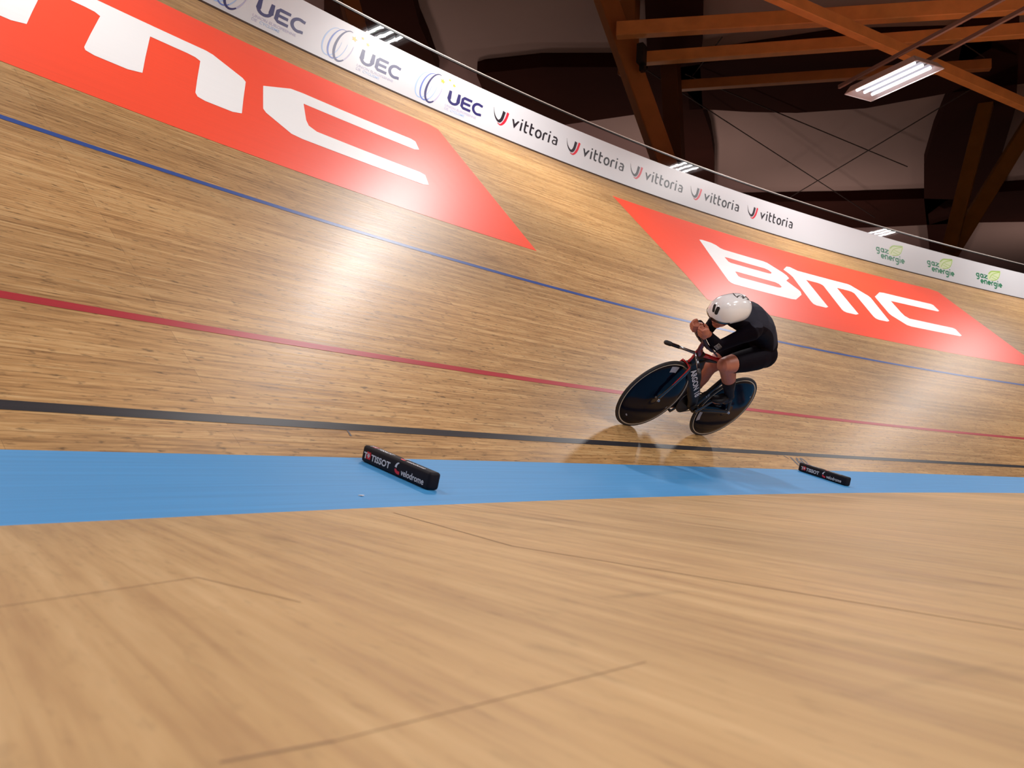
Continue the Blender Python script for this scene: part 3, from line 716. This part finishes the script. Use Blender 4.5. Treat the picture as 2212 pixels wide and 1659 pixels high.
bike = empty('bicycle', BO, BROT); tag(bike, 'black and red track bicycle with two dark disc wheels leaning into the bend', 'bicycle')
def revolve(prof, c, n=96):
    bm = bmesh.new(); rings = []
    for r, y in prof:
        rings.append([bm.verts.new((c[0]+r*math.cos(2*PI*k/n), c[1]+y, c[2]+r*math.sin(2*PI*k/n))) for k in range(n)] if r > 1e-6 else [bm.verts.new((c[0], c[1]+y, c[2]))])
    for a, b in zip(rings, rings[1:]):
        for k in range(n):
            p = a[k % len(a)], a[(k+1) % len(a)], b[(k+1) % len(b)], b[k % len(b)]
            u = []
            for v in p:
                if v not in u: u.append(v)
            if len(u) > 2: bm.faces.new(u)
    return bm
BBX, BBZ = .425, .290
def wheel(x, name, seed):
    c = (x, 0, .335)
    prof = [(0, .032), (.022, .032), (.03, .027), (.10, .0235), (.20, .0195), (.27, .0150), (.306, .0115), (.309, .009), (.309, -.009), (.306, -.0115), (.27, -.0150), (.20, -.0195), (.10, -.0235), (.03, -.027), (.022, -.032), (0, -.032)]
    d = from_bm(name, revolve(prof, c), M_DISC, bike, True); d['label'] = 'dark glossy closed disc wheel'
    tp = [(.3240+.0110*math.cos(R(a)), .0110*math.sin(R(a))) for a in range(180, -181, -20)]
    t = from_bm('tyre', revolve(tp, c), M_TYRE, d, True)
    for sgn in (1, -1):
        st = from_bm('tyre_sidewall', revolve([(.3050, sgn*.0105), (.3095, sgn*.0125), (.3150, sgn*.0112)], c), M_TAN, d, True)
        bm = bmesh.new(); tube(bm, [(x, sgn*.030, .335), (x, sgn*.078, .335)], [.010, .008], 12, ref=Vector((0, 0, 1))); bx(bm, (x, sgn*.066, .335), (.024, .012, .024), bev=.004)
        from_bm('axle_nut', bm, M_SILV, d)
    def dfn(a, r, off):
        k = max(.0, (r-.20)/.106); y = .0195-(.0195-.0115)*k**1.3
        return Vector((x+r*math.cos(a), y+off+.0008, .335+r*math.sin(a)))
    for a0, r0, r1, da in (seed):
        lp = [(a0, r0), (a0+da, r0), (a0+da, r1), (a0, r1)]
        o = decal('wheel_sticker', [([[(a0+da*i/6, r0) for i in range(7)]+[(a0+da-da*i/6, r1) for i in range(7)]], 0, 0, 'fill')], dfn, [M_DECAL], d, .001)
        o['label'] = 'grey white sticker'
    return d
wheel(1.0, 'front_wheel', [(R(76), .240, .292, R(17)), (R(-62), .252, .262, R(7)), (R(198), .262, .270, R(4))])
wheel(0.0, 'rear_wheel', [(R(-38), .255, .290, R(24)), (R(140), .262, .270, R(4))])

# frame
bm = bmesh.new(); Y = Vector((0, 1, 0))
def fl(pts, rad, n=16): tube(bm, pts, rad, n, ref=Y)
fl(spline([(.822, 0, .715), (.765, 0, .615), (.655, 0, .515), (.53, 0, .405), (BBX+.01, 0, BBZ+.02)], 4), [(.021, .088)]*5+[(.022, .072)]*4+[(.024, .060)]*4+[(.026, .052)]*4)      # down tube
fl([(.838, 0, .795), (.868, 0, .725), (.895, 0, .645)], [(.020, .036), (.021, .044), (.021, .034)])                            # head tube
fl(spline([(BBX-.005, 0, BBZ), (.375, 0, .42), (.345, 0, .52), (.300, 0, .66), (.255, 0, .775)], 4), [(.022, .045)]*5+[(.017, .034)]*12)  # seat tube
fl([(.255, 0, .76), (.205, 0, .875)], [(.013, .028), (.012, .026)])                                                              # seat post
for sg in (1, -1):
    fl(spline([(.285, sg*.010, .665), (.24, sg*.040, .63), (.12, sg*.058, .48), (0, sg*.060, .335)], 4), [(.007, .016)]*13)
    fl(spline([(BBX-.03, sg*.020, BBZ-.005), (.33, sg*.050, .30), (.2, sg*.058, .318), (0, sg*.060, .335)], 4), [(.008, .020)]*13)
tube(bm, [(BBX, -.045, BBZ), (BBX, .045, BBZ)], [.036, .036], 20, ref=Vector((0, 0, 1)))
frm = from_bm('frame', bm, M_CARBONM, bike, True)
bm = bmesh.new(); fl([(.832, 0, .772), (.70, 0, .768), (.50, 0, .758), (.285, 0, .735)], [(.017, .018), (.017, .016), (.015, .016), (.014, .018)])
o = from_bm('top_tube', bm, M_FRED, bike, True); o['label'] = 'red top tube'
bm = bmesh.new(); fl([(.845, 0, .742), (.75, 0, .735), (.60, 0, .738)], [(.014, .030), (.013, .020), (.010, .008)]); from_bm('top_tube_gusset', bm, M_CARBONM, frm, True)
# down tube lettering (left and right face)
dD = Vector((-.81, 0, -.585)).normalized(); dU = Vector((-.585, 0, .81)).normalized(); p0 = Vector((.828, 0, .628))
tq = text2d('ARGON 18', .066, 0, -.012, .0022, 1.20)
for sg in (1,):
    o = decal('frame_lettering', [(tq, 0, 0, 'quads')], lambda x, y, off: p0+dD*x+dU*y+Vector((0, .0235+off+.003*x, 0)), [M_LETTER], frm, .001); o['label'] = 'white lettering'
tq = text2d('18', .040, 0, 0, .001, 1.1)
o = decal('frame_lettering', [(tq, 0, 0, 'quads')], lambda x, y, off: Vector((.405-.55*x, .0235+off, .418+.83*x))+Vector((-.83*y, 0, -.55*y)), [M_DECAL], frm, .001)
# fork
bm = bmesh.new()
fl([(.900, 0, .650), (.910, 0, .690)], [(.040, .020), (.020, .026)])
for sg in (1, -1):
    fl(spline([(.905, sg*.036, .655), (.918, sg*.046, .600), (.955, sg*.052, .470), (1.0, sg*.056, .335)], 4), [(.008, .026)]*5+[(.007, .020)]*8)
fork = from_bm('fork', bm, M_CARBON, bike, True)
bm = bmesh.new()
fl([(.925, 0, .790), (.916, 0, .720), (.922, 0, .672)], [(.009, .009), (.009, .009), (.012, .010)])
tube(bm, [(.925, 0, .672), (.928, .036, .668), (.925, .046, .660)], [.008, .008, .007], 8)
tube(bm, [(.925, 0, .672), (.928, -.036, .668), (.925, -.046, .660)], [.008, .008, .007], 8)
for sg in (1, -1): tube(bm, spline([(.925, sg*.046, .672), (.936, sg*.050, .62), (.958, sg*.054, .53), (.972, sg*.0565, .485)], 4), [.0060]*5+[.0045]*5+[.003]*3, 8)
o = from_bm('fork_crown', bm, M_FRED, fork, True); o['label'] = 'red fork crown'
# stem, base bar, extensions
bm = bmesh.new()
fl(spline([(.870, 0, .765), (.905, 0, .800), (.925, 0, .850), (.930, 0, .885)], 4), [(.018, .034)]*5+[(.015, .022)]*8)
o = from_bm('stem', bm, M_DRED, bike, True); o['label'] = 'dark red stem'
bar_ = empty('base_bar', (0, 0, 0)); bar_.parent = bike
for nm, e in (('left', Vector((1.036, .190, .735))), ('right', Vector((1.008, -.190, .689)))):
    sg = 1 if nm == 'left' else -1
    bm = bmesh.new(); c0 = Vector((.915, 0, .772)); mid = c0.lerp(e, .3)
    tube(bm, [c0, mid, c0.lerp(e, .62)], [(.018, .012), (.0135, .011), (.0125, .0115)], 14, ref=Y.cross(Vector((0, 0, 1))))
    from_bm('bar', bm, M_BARM, bar_, True)
    bm = bmesh.new(); tube(bm, [c0.lerp(e, .60), e], [.0145, .0150] if sg < 0 else [.0125, .0125], 14, round_ends=1); from_bm('grip', bm, M_CARBON, bar_, True)
    bm = bmesh.new(); rr0 = .0185 if sg < 0 else .0135; tube(bm, [e+(e-c0).normalized()*(-.022), e+(e-c0).normalized()*.012], [rr0, rr0], 14, round_ends=1); from_bm('bar_plug', bm, M_TYRE, bar_, True)
for sg in (1, -1):
    bm = bmesh.new()
    tube(bm, spline([(.875, sg*.052, .862), (.96, sg*.052, .886), (1.04, sg*.045, .924), (1.090, sg*.037, .950), (1.106, sg*.034, .978)], 4), [(.030, .015)]*5+[(.026, .015)]*6+[(.015, .014)]*6, 14, ref=Y)
    bx(bm, (.880, sg*.062, .868), (.12, .085, .012), Matrix.Rotation(R(-20), 3, 'Y'), .004)
    o = from_bm('aero_extension', bm, M_PURP, bike, True); o['label'] = 'dark violet arm rest and extension'
bm = bmesh.new(); tube(bm, [(.925, -.055, .872), (.925, .055, .872)], [.016, .016], 10, ref=Vector((0, 0, 1))); from_bm('extension_bridge', bm, M_CARBONM, bike, True)
# saddle
bm = bmesh.new(); tube(bm, [(.045, 0, .895), (.09, 0, .900), (.15, 0, .898), (.22, 0, .892), (.30, 0, .890)], [(.055, .014), (.066, .018), (.050, .018), (.026, .016), (.018, .014)], 18, ref=Y, round_ends=1)
from_bm('saddle', bm, M_CARBONM, bike, True)
# drivetrain
TH_ = R(25); dx, dz = -.165*math.sin(TH_), .165*math.cos(TH_)
crk = {}
for sg, k in ((1, 1), (-1, -1)):
    bm = bmesh.new(); e = Vector((BBX+k*dx, sg*.078, BBZ+k*dz)); c = Vector((BBX, sg*.064, BBZ))
    tube(bm, [c, c.lerp(e, .5), e], [(.009, .021), (.008, .015), (.008, .013)], 12, ref=Y, round_ends=1)
    tube(bm, [(BBX, sg*.044, BBZ), (BBX, sg*.074, BBZ)], [.020, .016], 16, ref=Vector((0, 0, 1)))
    o = from_bm('crank_arm', bm, M_CARBON if sg < 0 else mat('polished_dark_crank', (.10, .095, .10), .22, 1.0), bike, True)
    bm = bmesh.new(); tube(bm, [(e.x, sg*.082, e.z), (e.x, sg*.150, e.z)], [.008, .008], 10, ref=Vector((0, 0, 1))); bx(bm, (e.x+.005, sg*.122, e.z), (.075, .050, .014), bev=.004)
    from_bm('pedal', bm, M_CARBONM, o)
    crk[sg] = e
bm = revolve([(.03, .003), (.108, .0022), (.1125, .001), (.1125, -.001), (.108, -.0022), (.03, -.003)], (BBX, -.048, BBZ), 108)
ring = from_bm('chainring', bm, M_CARBONM, bike)
bm = bmesh.new()
for k in range(54):
    a = 2*PI*k/54; bx(bm, (BBX+.1145*math.cos(a), -.048, BBZ+.1145*math.sin(a)), (.005, .003, .006), Matrix.Rotation(-a, 3, 'Y'))
from_bm('chainring_teeth', bm, M_SILV, ring)
bm = bmesh.new(); rc, rr_ = .116, .034
pth = [(BBX+rc*math.cos(R(a)), -.048, BBZ+rc*math.sin(R(a))) for a in range(95, -96, -10)]+[(rr_*math.cos(R(a)), -.048, .335+rr_*math.sin(R(a))) for a in range(-95, -266, -20)]
pth.append(pth[0]); tube(bm, pth, [(.0035, .0045)]*len(pth), 6, ref=Y); from_bm('chain', bm, mat('dark_chain', (.05, .045, .045), .35, .9), bike)
bm = revolve([(.0, .008), (.033, .003), (.033, -.003), (0, -.006)], (0, -.048, .335), 32); from_bm('rear_cog', bm, M_CARBONM, bike)

# ------------------------------------------------------------------ rider (same local frame)
person = empty('person', BO, BROT); tag(person, 'cyclist in black skinsuit and white helmet tucked low, racing along the banking', 'person')
def prims(bm, infl=0.0, parts=('torso', 'arms', 'legs', 'head', 'hands', 'feet')):
    def tb(pts, rad, n=30, re=1):
        rad = [(r+infl, r+infl) if not isinstance(r, tuple) else (r[0]+infl, r[1]+infl) for r in rad]
        tube(bm, pts, rad, n, ref=Y, round_ends=re)
    if 'torso' in parts:
        tb([(.185, 0, .970), (.265, 0, 1.025), (.375, 0, 1.090), (.50, 0, 1.145), (.635, 0, 1.172), (.74, 0, 1.165), (.82, 0, 1.150)],
           [(.110, .075), (.136, .096), (.138, .101), (.150, .107), (.165, .113), (.158, .105), (.105, .080)], 24)
        for sg in (1, -1):
            ell(bm, (.240, sg*.078, .955), (.096+infl, .082+infl, .096+infl))
            ell(bm, (.745, sg*.130, 1.150), (.080+infl*1.6, .060+infl*1.6, .072+infl*1.6))
            ell(bm, (.55, sg*.075, 1.160), (.15+infl, .075+infl, .080+infl))
            ell(bm, (.252, sg*.088, .955), (.098+infl*1.3, .090+infl*1.3, .100+infl*1.3))
    if 'neck' in parts or 'head' in parts:
        tube(bm, [(.80, 0, 1.165), (.87, 0, 1.165), (.95, 0, 1.165)], [.062+infl, .058+infl, .058+infl], 16, ref=Y)
    if 'legs' in parts:
        # left (raised) leg
        hem = [(.245, .092, .955), (.36, .108, .922), (.48, .115, .878), (.606, .116, .828), (.672, .115, .800)]; hr = [(.080, .088), (.086, .094), (.081, .087), (.070, .073), (.061, .066)]
        if infl: tube(bm, hem[:4], [(a+infl, b+infl) for a, b in hr[:4]], 20, ref=Y)
        else: tb(hem, hr)
        # right (lower) leg
        hem = [(.245, -.092, .955), (.315, -.098, .870), (.385, -.092, .775), (.425, -.085, .72), (.484, -.077, .650)]; hr = [(.080, .088), (.084, .092), (.076, .080), (.069, .072), (.060, .063)]
        if infl: tube(bm, hem[:4], [(a+infl, b+infl) for a, b in hr[:4]], 20, ref=Y)
        else: tb(hem, hr)
    if 'shins' in parts or 'feet' in parts:
        pass
def body_bm(infl=0.0):
    bm = bmesh.new(); prims(bm, infl, ('torso', 'legs', 'head'))
    # lower legs with calf muscle and knee cap
    for K, A, sg, C_ in (((.668, .115, .800), (.305, .120, .548), 1, (-.10, -.03)), ((.487, -.076, .645), (.415, -.112, .255), -1, (-.17, .0))):
        K = Vector(K); A = Vector(A); d = (A-K).normalized(); back = Vector((-.55, 0, -.10)) if sg > 0 else Vector((-1, 0, -.15))
        back = (back-d*back.dot(d)).normalized()
        tube(bm, [K, K.lerp(A, .15)+back*.006, K.lerp(A, .33)+back*.014, K.lerp(A, .5)+back*.012, K.lerp(A, .72)+back*.003, A], [(.058, .063), (.053, .058), (.056, .062), (.052, .056), (.038, .041), (.032, .034)], 18, ref=Y, round_ends=1)
        ell(bm, K-back*.016-d*.004, (.050, .048, .052))
        # foot inside the shoe
        T = crk[sg]+Vector((0, sg*.044, .0))
        tube(bm, [A+Vector((-.035, 0, -.045)), A+Vector((.03, 0, -.055)), T+Vector((.04, 0, .035)), T+Vector((.085, 0, .022))], [(.026, .026), (.032, .034), (.038, .024), (.030, .014)], 14, ref=Y, round_ends=1)
    # arms
    for sg in (1, -1):
        S_ = Vector((.775, sg*.150, 1.140)); E_ = Vector((.872, sg*.078, .918)); Wr = Vector((1.058, sg*.052, .980))
        tube(bm, [S_, S_.lerp(E_, .35), S_.lerp(E_, .75), E_], [(.050, .054), (.046, .052), (.038, .042), (.036, .038)], 16, ref=Y, round_ends=1)
        tube(bm, [E_, E_.lerp(Wr, .3), E_.lerp(Wr, .7), Wr], [(.038, .038), (.041, .040), (.030, .030), (.022, .027)], 16, ref=Y, round_ends=1)
        g = (Vector((1.128, sg*.034, 1.020))-Vector((1.060, sg*.043, .935))).normalized()
        c = Vector((1.100, sg*.035, .980 if sg > 0 else .966)); e1 = Vector((0, sg, 0)); e1 = (e1-g*e1.dot(g)).normalized(); e2 = g.cross(e1)*(-1)
        if e2.z < 0: e2 = -e2
        # palm (outer side) and wrist bridge
        tube(bm, [Wr, c+e1*.026-g*.030+e2*.004, c+e1*.032+g*.006, c+e1*.030+g*.036], [(.020, .026), (.018, .032), (.016, .036), (.012, .026)], 14, ref=Y, round_ends=1)
        ell(bm, c-e2*.002, (.034, .026, .034))
        for k in range(4):
            t = .036-.0225*k; ln = (1.0, 1.08, 1.02, .85)[k]; o_ = c+g*t*.92
            rad = (.0093, .0095, .0091, .0082)[k]
            pts = [o_+e1*.032+e2*(-.002), o_+e1*.024*ln-e2*.028*ln, o_-e1*.010-e2*.033*ln, o_-e1*.025*ln-e2*.012, o_-e1*.018+e2*.006]
            tube(bm, pts, [rad*1.1, rad*1.12, rad, rad*.95, rad*.85], 10, ref=g, round_ends=1)
        tube(bm, [c+e1*.022-g*.034+e2*.014, c+e1*.016-g*.006+e2*.032, c-e1*.004+g*.018+e2*.036, c-e1*.022+g*.034+e2*.028], [.0145, .0130, .0112, .0098], 10, ref=g, round_ends=1)
    # head with a face looking down and forward
    Fh = Vector((.905, 0, -.425)); Uh = Vector((.425, 0, .905)); Lh = Vector((0, 1, 0)); Hc = Vector((.965, 0, 1.164)); HR = Matrix((Fh, Lh, Uh)).transposed()
    def hp(f, l, u): return Hc+Fh*f+Lh*l+Uh*u
    ell(bm, hp(-.01, 0, .02), (.098, .076, .092), HR, 24, 16)
    ell(bm, hp(.028, 0, -.050), (.066, .058, .070), HR, 24, 16)
    ell(bm, hp(.050, 0, -.108), (.030, .032, .022), HR)
    tube(bm, [hp(.080, 0, .005), hp(.102, 0, -.022), hp(.112, 0, -.040)], [.010, .013, .016], 10, ref=Y, round_ends=1)
    ell(bm, hp(.100, 0, -.042), (.012, .019, .010), HR)
    for sg in (1, -1):
        ell(bm, hp(.058, sg*.036, -.028), (.034, .026, .026), HR)          # cheeks
        ell(bm, hp(.082, sg*.030, .022), (.012, .026, .009), HR)           # brows
        ell(bm, hp(-.008, sg*.074, .002), (.020, .009, .032), HR)         # ears
    tube(bm, [hp(.090, -.022, -.074), hp(.097, 0, -.071), hp(.090, .022, -.074)], [.005, .007, .005], 8, round_ends=1)
    tube(bm, [hp(.086, -.018, -.084), hp(.093, 0, -.085), hp(.086, .018, -.084)], [.005, .007, .005], 8, round_ends=1)
    return bm, hp, HR
def remesh(o, vox, sm=4, fac=.5):
    m = o.modifiers.new('remesh', 'REMESH'); m.mode = 'VOXEL'; m.voxel_size = vox; m.use_smooth_shade = True
    if sm:
        s = o.modifiers.new('smooth', 'SMOOTH'); s.iterations = sm; s.factor = fac
    return o
bm, hp, HR = body_bm()
body = remesh(from_bm('body', bm, M_SKIN, person, True), .0036, 3)
for sg in (1, -1):
    bm = bmesh.new(); ell(bm, hp(.074, sg*.031, .002), (.013, .013, .013), None, 14, 10); from_bm('eye', bm, mat('eye_white', (.75, .72, .70), .2), body, True)
# skinsuit
bm = bmesh.new(); I = .0045
prims(bm, I, ('torso', 'legs'))
tube(bm, [(.80, 0, 1.165), (.862, 0, 1.165)], [.068, .064], 16, ref=Y)
for sg in (1, -1):
    S_ = Vector((.775, sg*.150, 1.140)); E_ = Vector((.872, sg*.078, .918)); Wr = Vector((1.058, sg*.052, .980))
    tube(bm, [Vector((.70, sg*.09, 1.15)), S_, S_.lerp(E_, .35), S_.lerp(E_, .75), E_], [(.085, .085), (.066, .072), (.051, .057), (.043, .047), (.041, .043)], 16, ref=Y, round_ends=1)
    tube(bm, [E_-(Wr-E_).normalized()*.012, E_.lerp(Wr, .3), E_.lerp(Wr, .7), E_.lerp(Wr, .93)], [(.040, .040), (.046, .045), (.035, .035), (.028, .032)], 16, ref=Y)
suit = remesh(from_bm('skinsuit', bm, M_SUITMAT, person, True), .006, 5); suit['label'] = 'black violet skinsuit with grey upper back panel'
# printed patch on the left sleeve
E_ = Vector((.872, .078, .918)); Wr = Vector((1.058, .052, .980)); fd = (Wr-E_).normalized(); fu = Vector((0, 0, 1)); fu = (fu-fd*fu.dot(fd)).normalized(); fo = fd.cross(fu)*-1
if fo.y < 0: fo = -fo
def slv(x, y, off):
    a = y/.047
    rr = .0485+off
    return E_+fd*(.058-x)+fo*(math.cos(a)*rr)+fu*(math.sin(a)*rr)
it = [([[(-.030+.06*i/5, -.026) for i in range(6)]+[(.030-.06*i/5, .018) for i in range(6)]], 0, 0, 'fill'), (text2d('WOR', .022, -.026, .0, .0008, 1.1), 1, .0008, 'quads'), (text2d('LD TE', .018, -.026, -.020, .0006, 1.0), 1, .0008, 'quads')]
o = decal('sleeve_patch', it, slv, [mat('grey_patch', (.30, .27, .27), .6), M_BLACKP], suit, .0005, .01); o['label'] = 'small grey printed patch'
# socks and shoes
for K, A, sg in (((.668, .115, .800), (.305, .120, .548), 1), ((.487, -.076, .645), (.415, -.112, .255), -1)):
    K = Vector(K); A = Vector(A); d = (A-K).normalized(); back = Vector((-.55, 0, -.10)) if sg > 0 else Vector((-1, 0, -.15)); back = (back-d*back.dot(d)).normalized()
    q0 = .50 if sg > 0 else .50
    bm = bmesh.new(); tube(bm, [K.lerp(A, q0)+back*.010, K.lerp(A, .72)+back*.003, A, A+d*.03], [(.0555, .0590), (.0425, .0455), (.0355, .0375), (.037, .039)], 20, ref=Y)
    so = from_bm('sock', bm, M_SOCK, person, True); so['label'] = 'black sock'
    T = crk[sg]+Vector((0, sg*.044, .010)); bm = bmesh.new()
    tube(bm, [A+Vector((-.050, 0, -.045)), A+Vector((-.01, 0, -.052)), A.lerp(T, .55)+Vector((.02, 0, .012)), T+Vector((.035, 0, .034)), T+Vector((.085, 0, .026)), T+Vector((.115, 0, .018))], [(.024, .030), (.036, .045), (.039, .040), (.044, .029), (.038, .022), (.020, .012)], 18, ref=Y, round_ends=1)
    tube(bm, [A+Vector((-.005, 0, -.06)), A+Vector((0, 0, .015))], [(.038, .042), (.036, .038)], 16, ref=Y)
    remesh(from_bm('shoe', bm, M_SHOE, person, True), .005, 4)['label'] = 'black cycling shoe'
# wristband dark glove edge
for sg in (-1,):
    bm = bmesh.new(); Wr = Vector((1.058, sg*.052, .980)); E2 = Vector((.872, sg*.078, .918)); tube(bm, [Wr.lerp(E2, .12), Wr.lerp(E2, -.10)], [(.028, .033), (.026, .031)], 16, ref=Y); from_bm('wrist_cuff', bm, M_SOCK, person, True)

# helmet
Hc = Vector((.965, 0, 1.172)); Fh = Vector((.905, 0, -.425)); Uh = Vector((.425, 0, .905))
HX0, HX1 = .167, -.195
def hf(x):
    if x >= 0: return max(0.0, 1-(x/HX0)**2.7)**.5
    return max(0.0, 1-(x/HX1)**4.5)**.5
def hel(x, a, off=0.0):
    """x forward; a: angle in the cross-section, 0 = left rim, 90 = top, 180 = right rim, below rim negative"""
    f = hf(x); ca, sa = math.cos(a), math.sin(a)
    k = 1-.16*max(0, -x/.2)**2
    w = .106*f*k+off; tp = (.134 if x > 0 else .134-.036*(x*x/.036))*f+off; bt = (.066+.012*max(0, -x/.2))*f+off
    y = w*math.copysign(abs(ca)**.92, ca); z = (tp*abs(sa)**.95 if sa > 0 else -bt*abs(sa)**.9)
    return Hc+Fh*x+Vector((0, y, 0))+Uh*z
xs = [HX0*math.sin(R(90-a)) for a in (1.5, 5, 10, 16, 23, 30, 38, 46, 54, 62, 70, 80)]+[0]+[HX1*math.sin(R(a)) for a in (10, 20, 29, 38, 46, 54, 61, 68, 75, 81, 86, 89)]
na = 48; vs = []; fs = []
for x in xs:
    for k in range(na): vs.append(hel(x, 2*PI*k/na))
for i in range(len(xs)-1):
    for k in range(na): fs.append((i*na+k, i*na+(k+1) % na, (i+1)*na+(k+1) % na, (i+1)*na+k))
fs += [tuple(range(na))[::-1], tuple((len(xs)-1)*na+k for k in range(na))]
me = bpy.data.meshes.new('helmet'); me.from_pydata(vs, [], fs)
b2 = bmesh.new(); b2.from_mesh(me); bmesh.ops.recalc_face_normals(b2, faces=b2.faces[:]); b2.to_mesh(me); b2.free()
for p in me.polygons: p.use_smooth = True
helm = link('helmet', me, M_HELM, person); helm['label'] = 'glossy white aerodynamic helmet'
# visor: dark band wrapped round the front lower edge
vis = grid('visor', lambda a, t: hel(.165-.110*abs(a)**1.7, (R(-8)-R(62)*t) if a > 0 else PI-(R(-8)-R(62)*t), .0035), frange(-1.0, 1.0, .04), frange(0, 2.0, .2), M_VISOR, helm)
vis['label'] = 'black visor'
def hdecal(name, polys, m, label=None):
    o = decal(name, polys, lambda x, y, off: hel(x, y, off), m, helm, .0012)
    if label: o['label'] = label
def h_inside(q):
    x, y, z = q; f = hf(x) if -.19 < x < HX0 else 0
    if f <= 0: return False
    k = 1-.16*max(0, -x/.2)**2; w = .106*f*k; t = (.134 if x > 0 else .134-.036*(x*x/.036))*f; b = (.066+.012*max(0, -x/.2))*f
    h = t if z > 0 else b
    return (abs(y)/w)**(2/.92)+(abs(z)/h)**(2/.95) < 1
def on_shell(q, off=.0015):
    """push a helmet-local point on to the shell"""
    c0 = Vector((.03, 0, .02)); d = (Vector(q)-c0).normalized(); lo, hi = 0.0, .4
    for _ in range(30):
        m = (lo+hi)/2
        if h_inside(c0+d*m): lo = m
        else: hi = m
    p = c0+d*(lo+off); return Hc+Fh*p.x+Vector((0, p.y, 0))+Uh*p.z
def stroke(pts, wdt, bm, rounded=False):
    P_ = [Vector(p) for p in spline([tuple(p) for p in pts], 6)]; n = len(P_)-1; L_, R_ = [], []
    if rounded: P_ = [P_[0].lerp(P_[-1], i/16) for i in range(17)]; n = 16
    for i in range(n+1):
        tg = (P_[min(n, i+1)]-P_[max(0, i-1)]).normalized(); sd = tg.cross((P_[i]-Vector((.03, 0, .02))).normalized()).normalized()
        w = wdt*(math.sqrt(max(.03, 1-max(0, 1-min(i, n-i)/3.0)**2)) if rounded else .45+.55*math.sin(PI*i/n))
        L_.append(bm.verts.new(on_shell(P_[i]+sd*w))); R_.append(bm.verts.new(on_shell(P_[i]-sd*w)))
    for i in range(n): bm.faces.new((L_[i], L_[i+1], R_[i+1], R_[i]))
for e0, e1, w_ in (((.1431, -.0196, .0818), (.1759, .0146, .0372), .0105), ((.1375, .0184, .086), (.1668, .0389, .0332), .0130)):
    for sg in (1,):
        bm = bmesh.new(); stroke([e0, e1], w_, bm, True)
        from_bm('helmet_vent', bm, M_BLACKM, helm)['label'] = 'black vent slot'
bm = bmesh.new()
for st in ([(-.0358, -.0596, .1095), (-.0115, -.017, .1281), (-.0159, .0128, .1282)], [(-.0159, .0128, .1282), (-.0306, .0001, .1288), (-.0571, -.0018, .1266)],
           [(-.0448, .013, .1271), (-.0756, .0069, .1233), (-.0578, .0229, .1232), (-.0752, .02, .1219), (-.1027, .0078, .1158)],
           [(-.0675, -.0016, .1246), (-.1036, .0005, .1163), (-.1119, .0167, .1119), (-.119, .0298, .1052), (-.0929, .0323, .1144)]):
    stroke(st, .0034, bm)
from_bm('helmet_marking', bm, M_BLACKM, helm)['label'] = 'black hand drawn strokes'
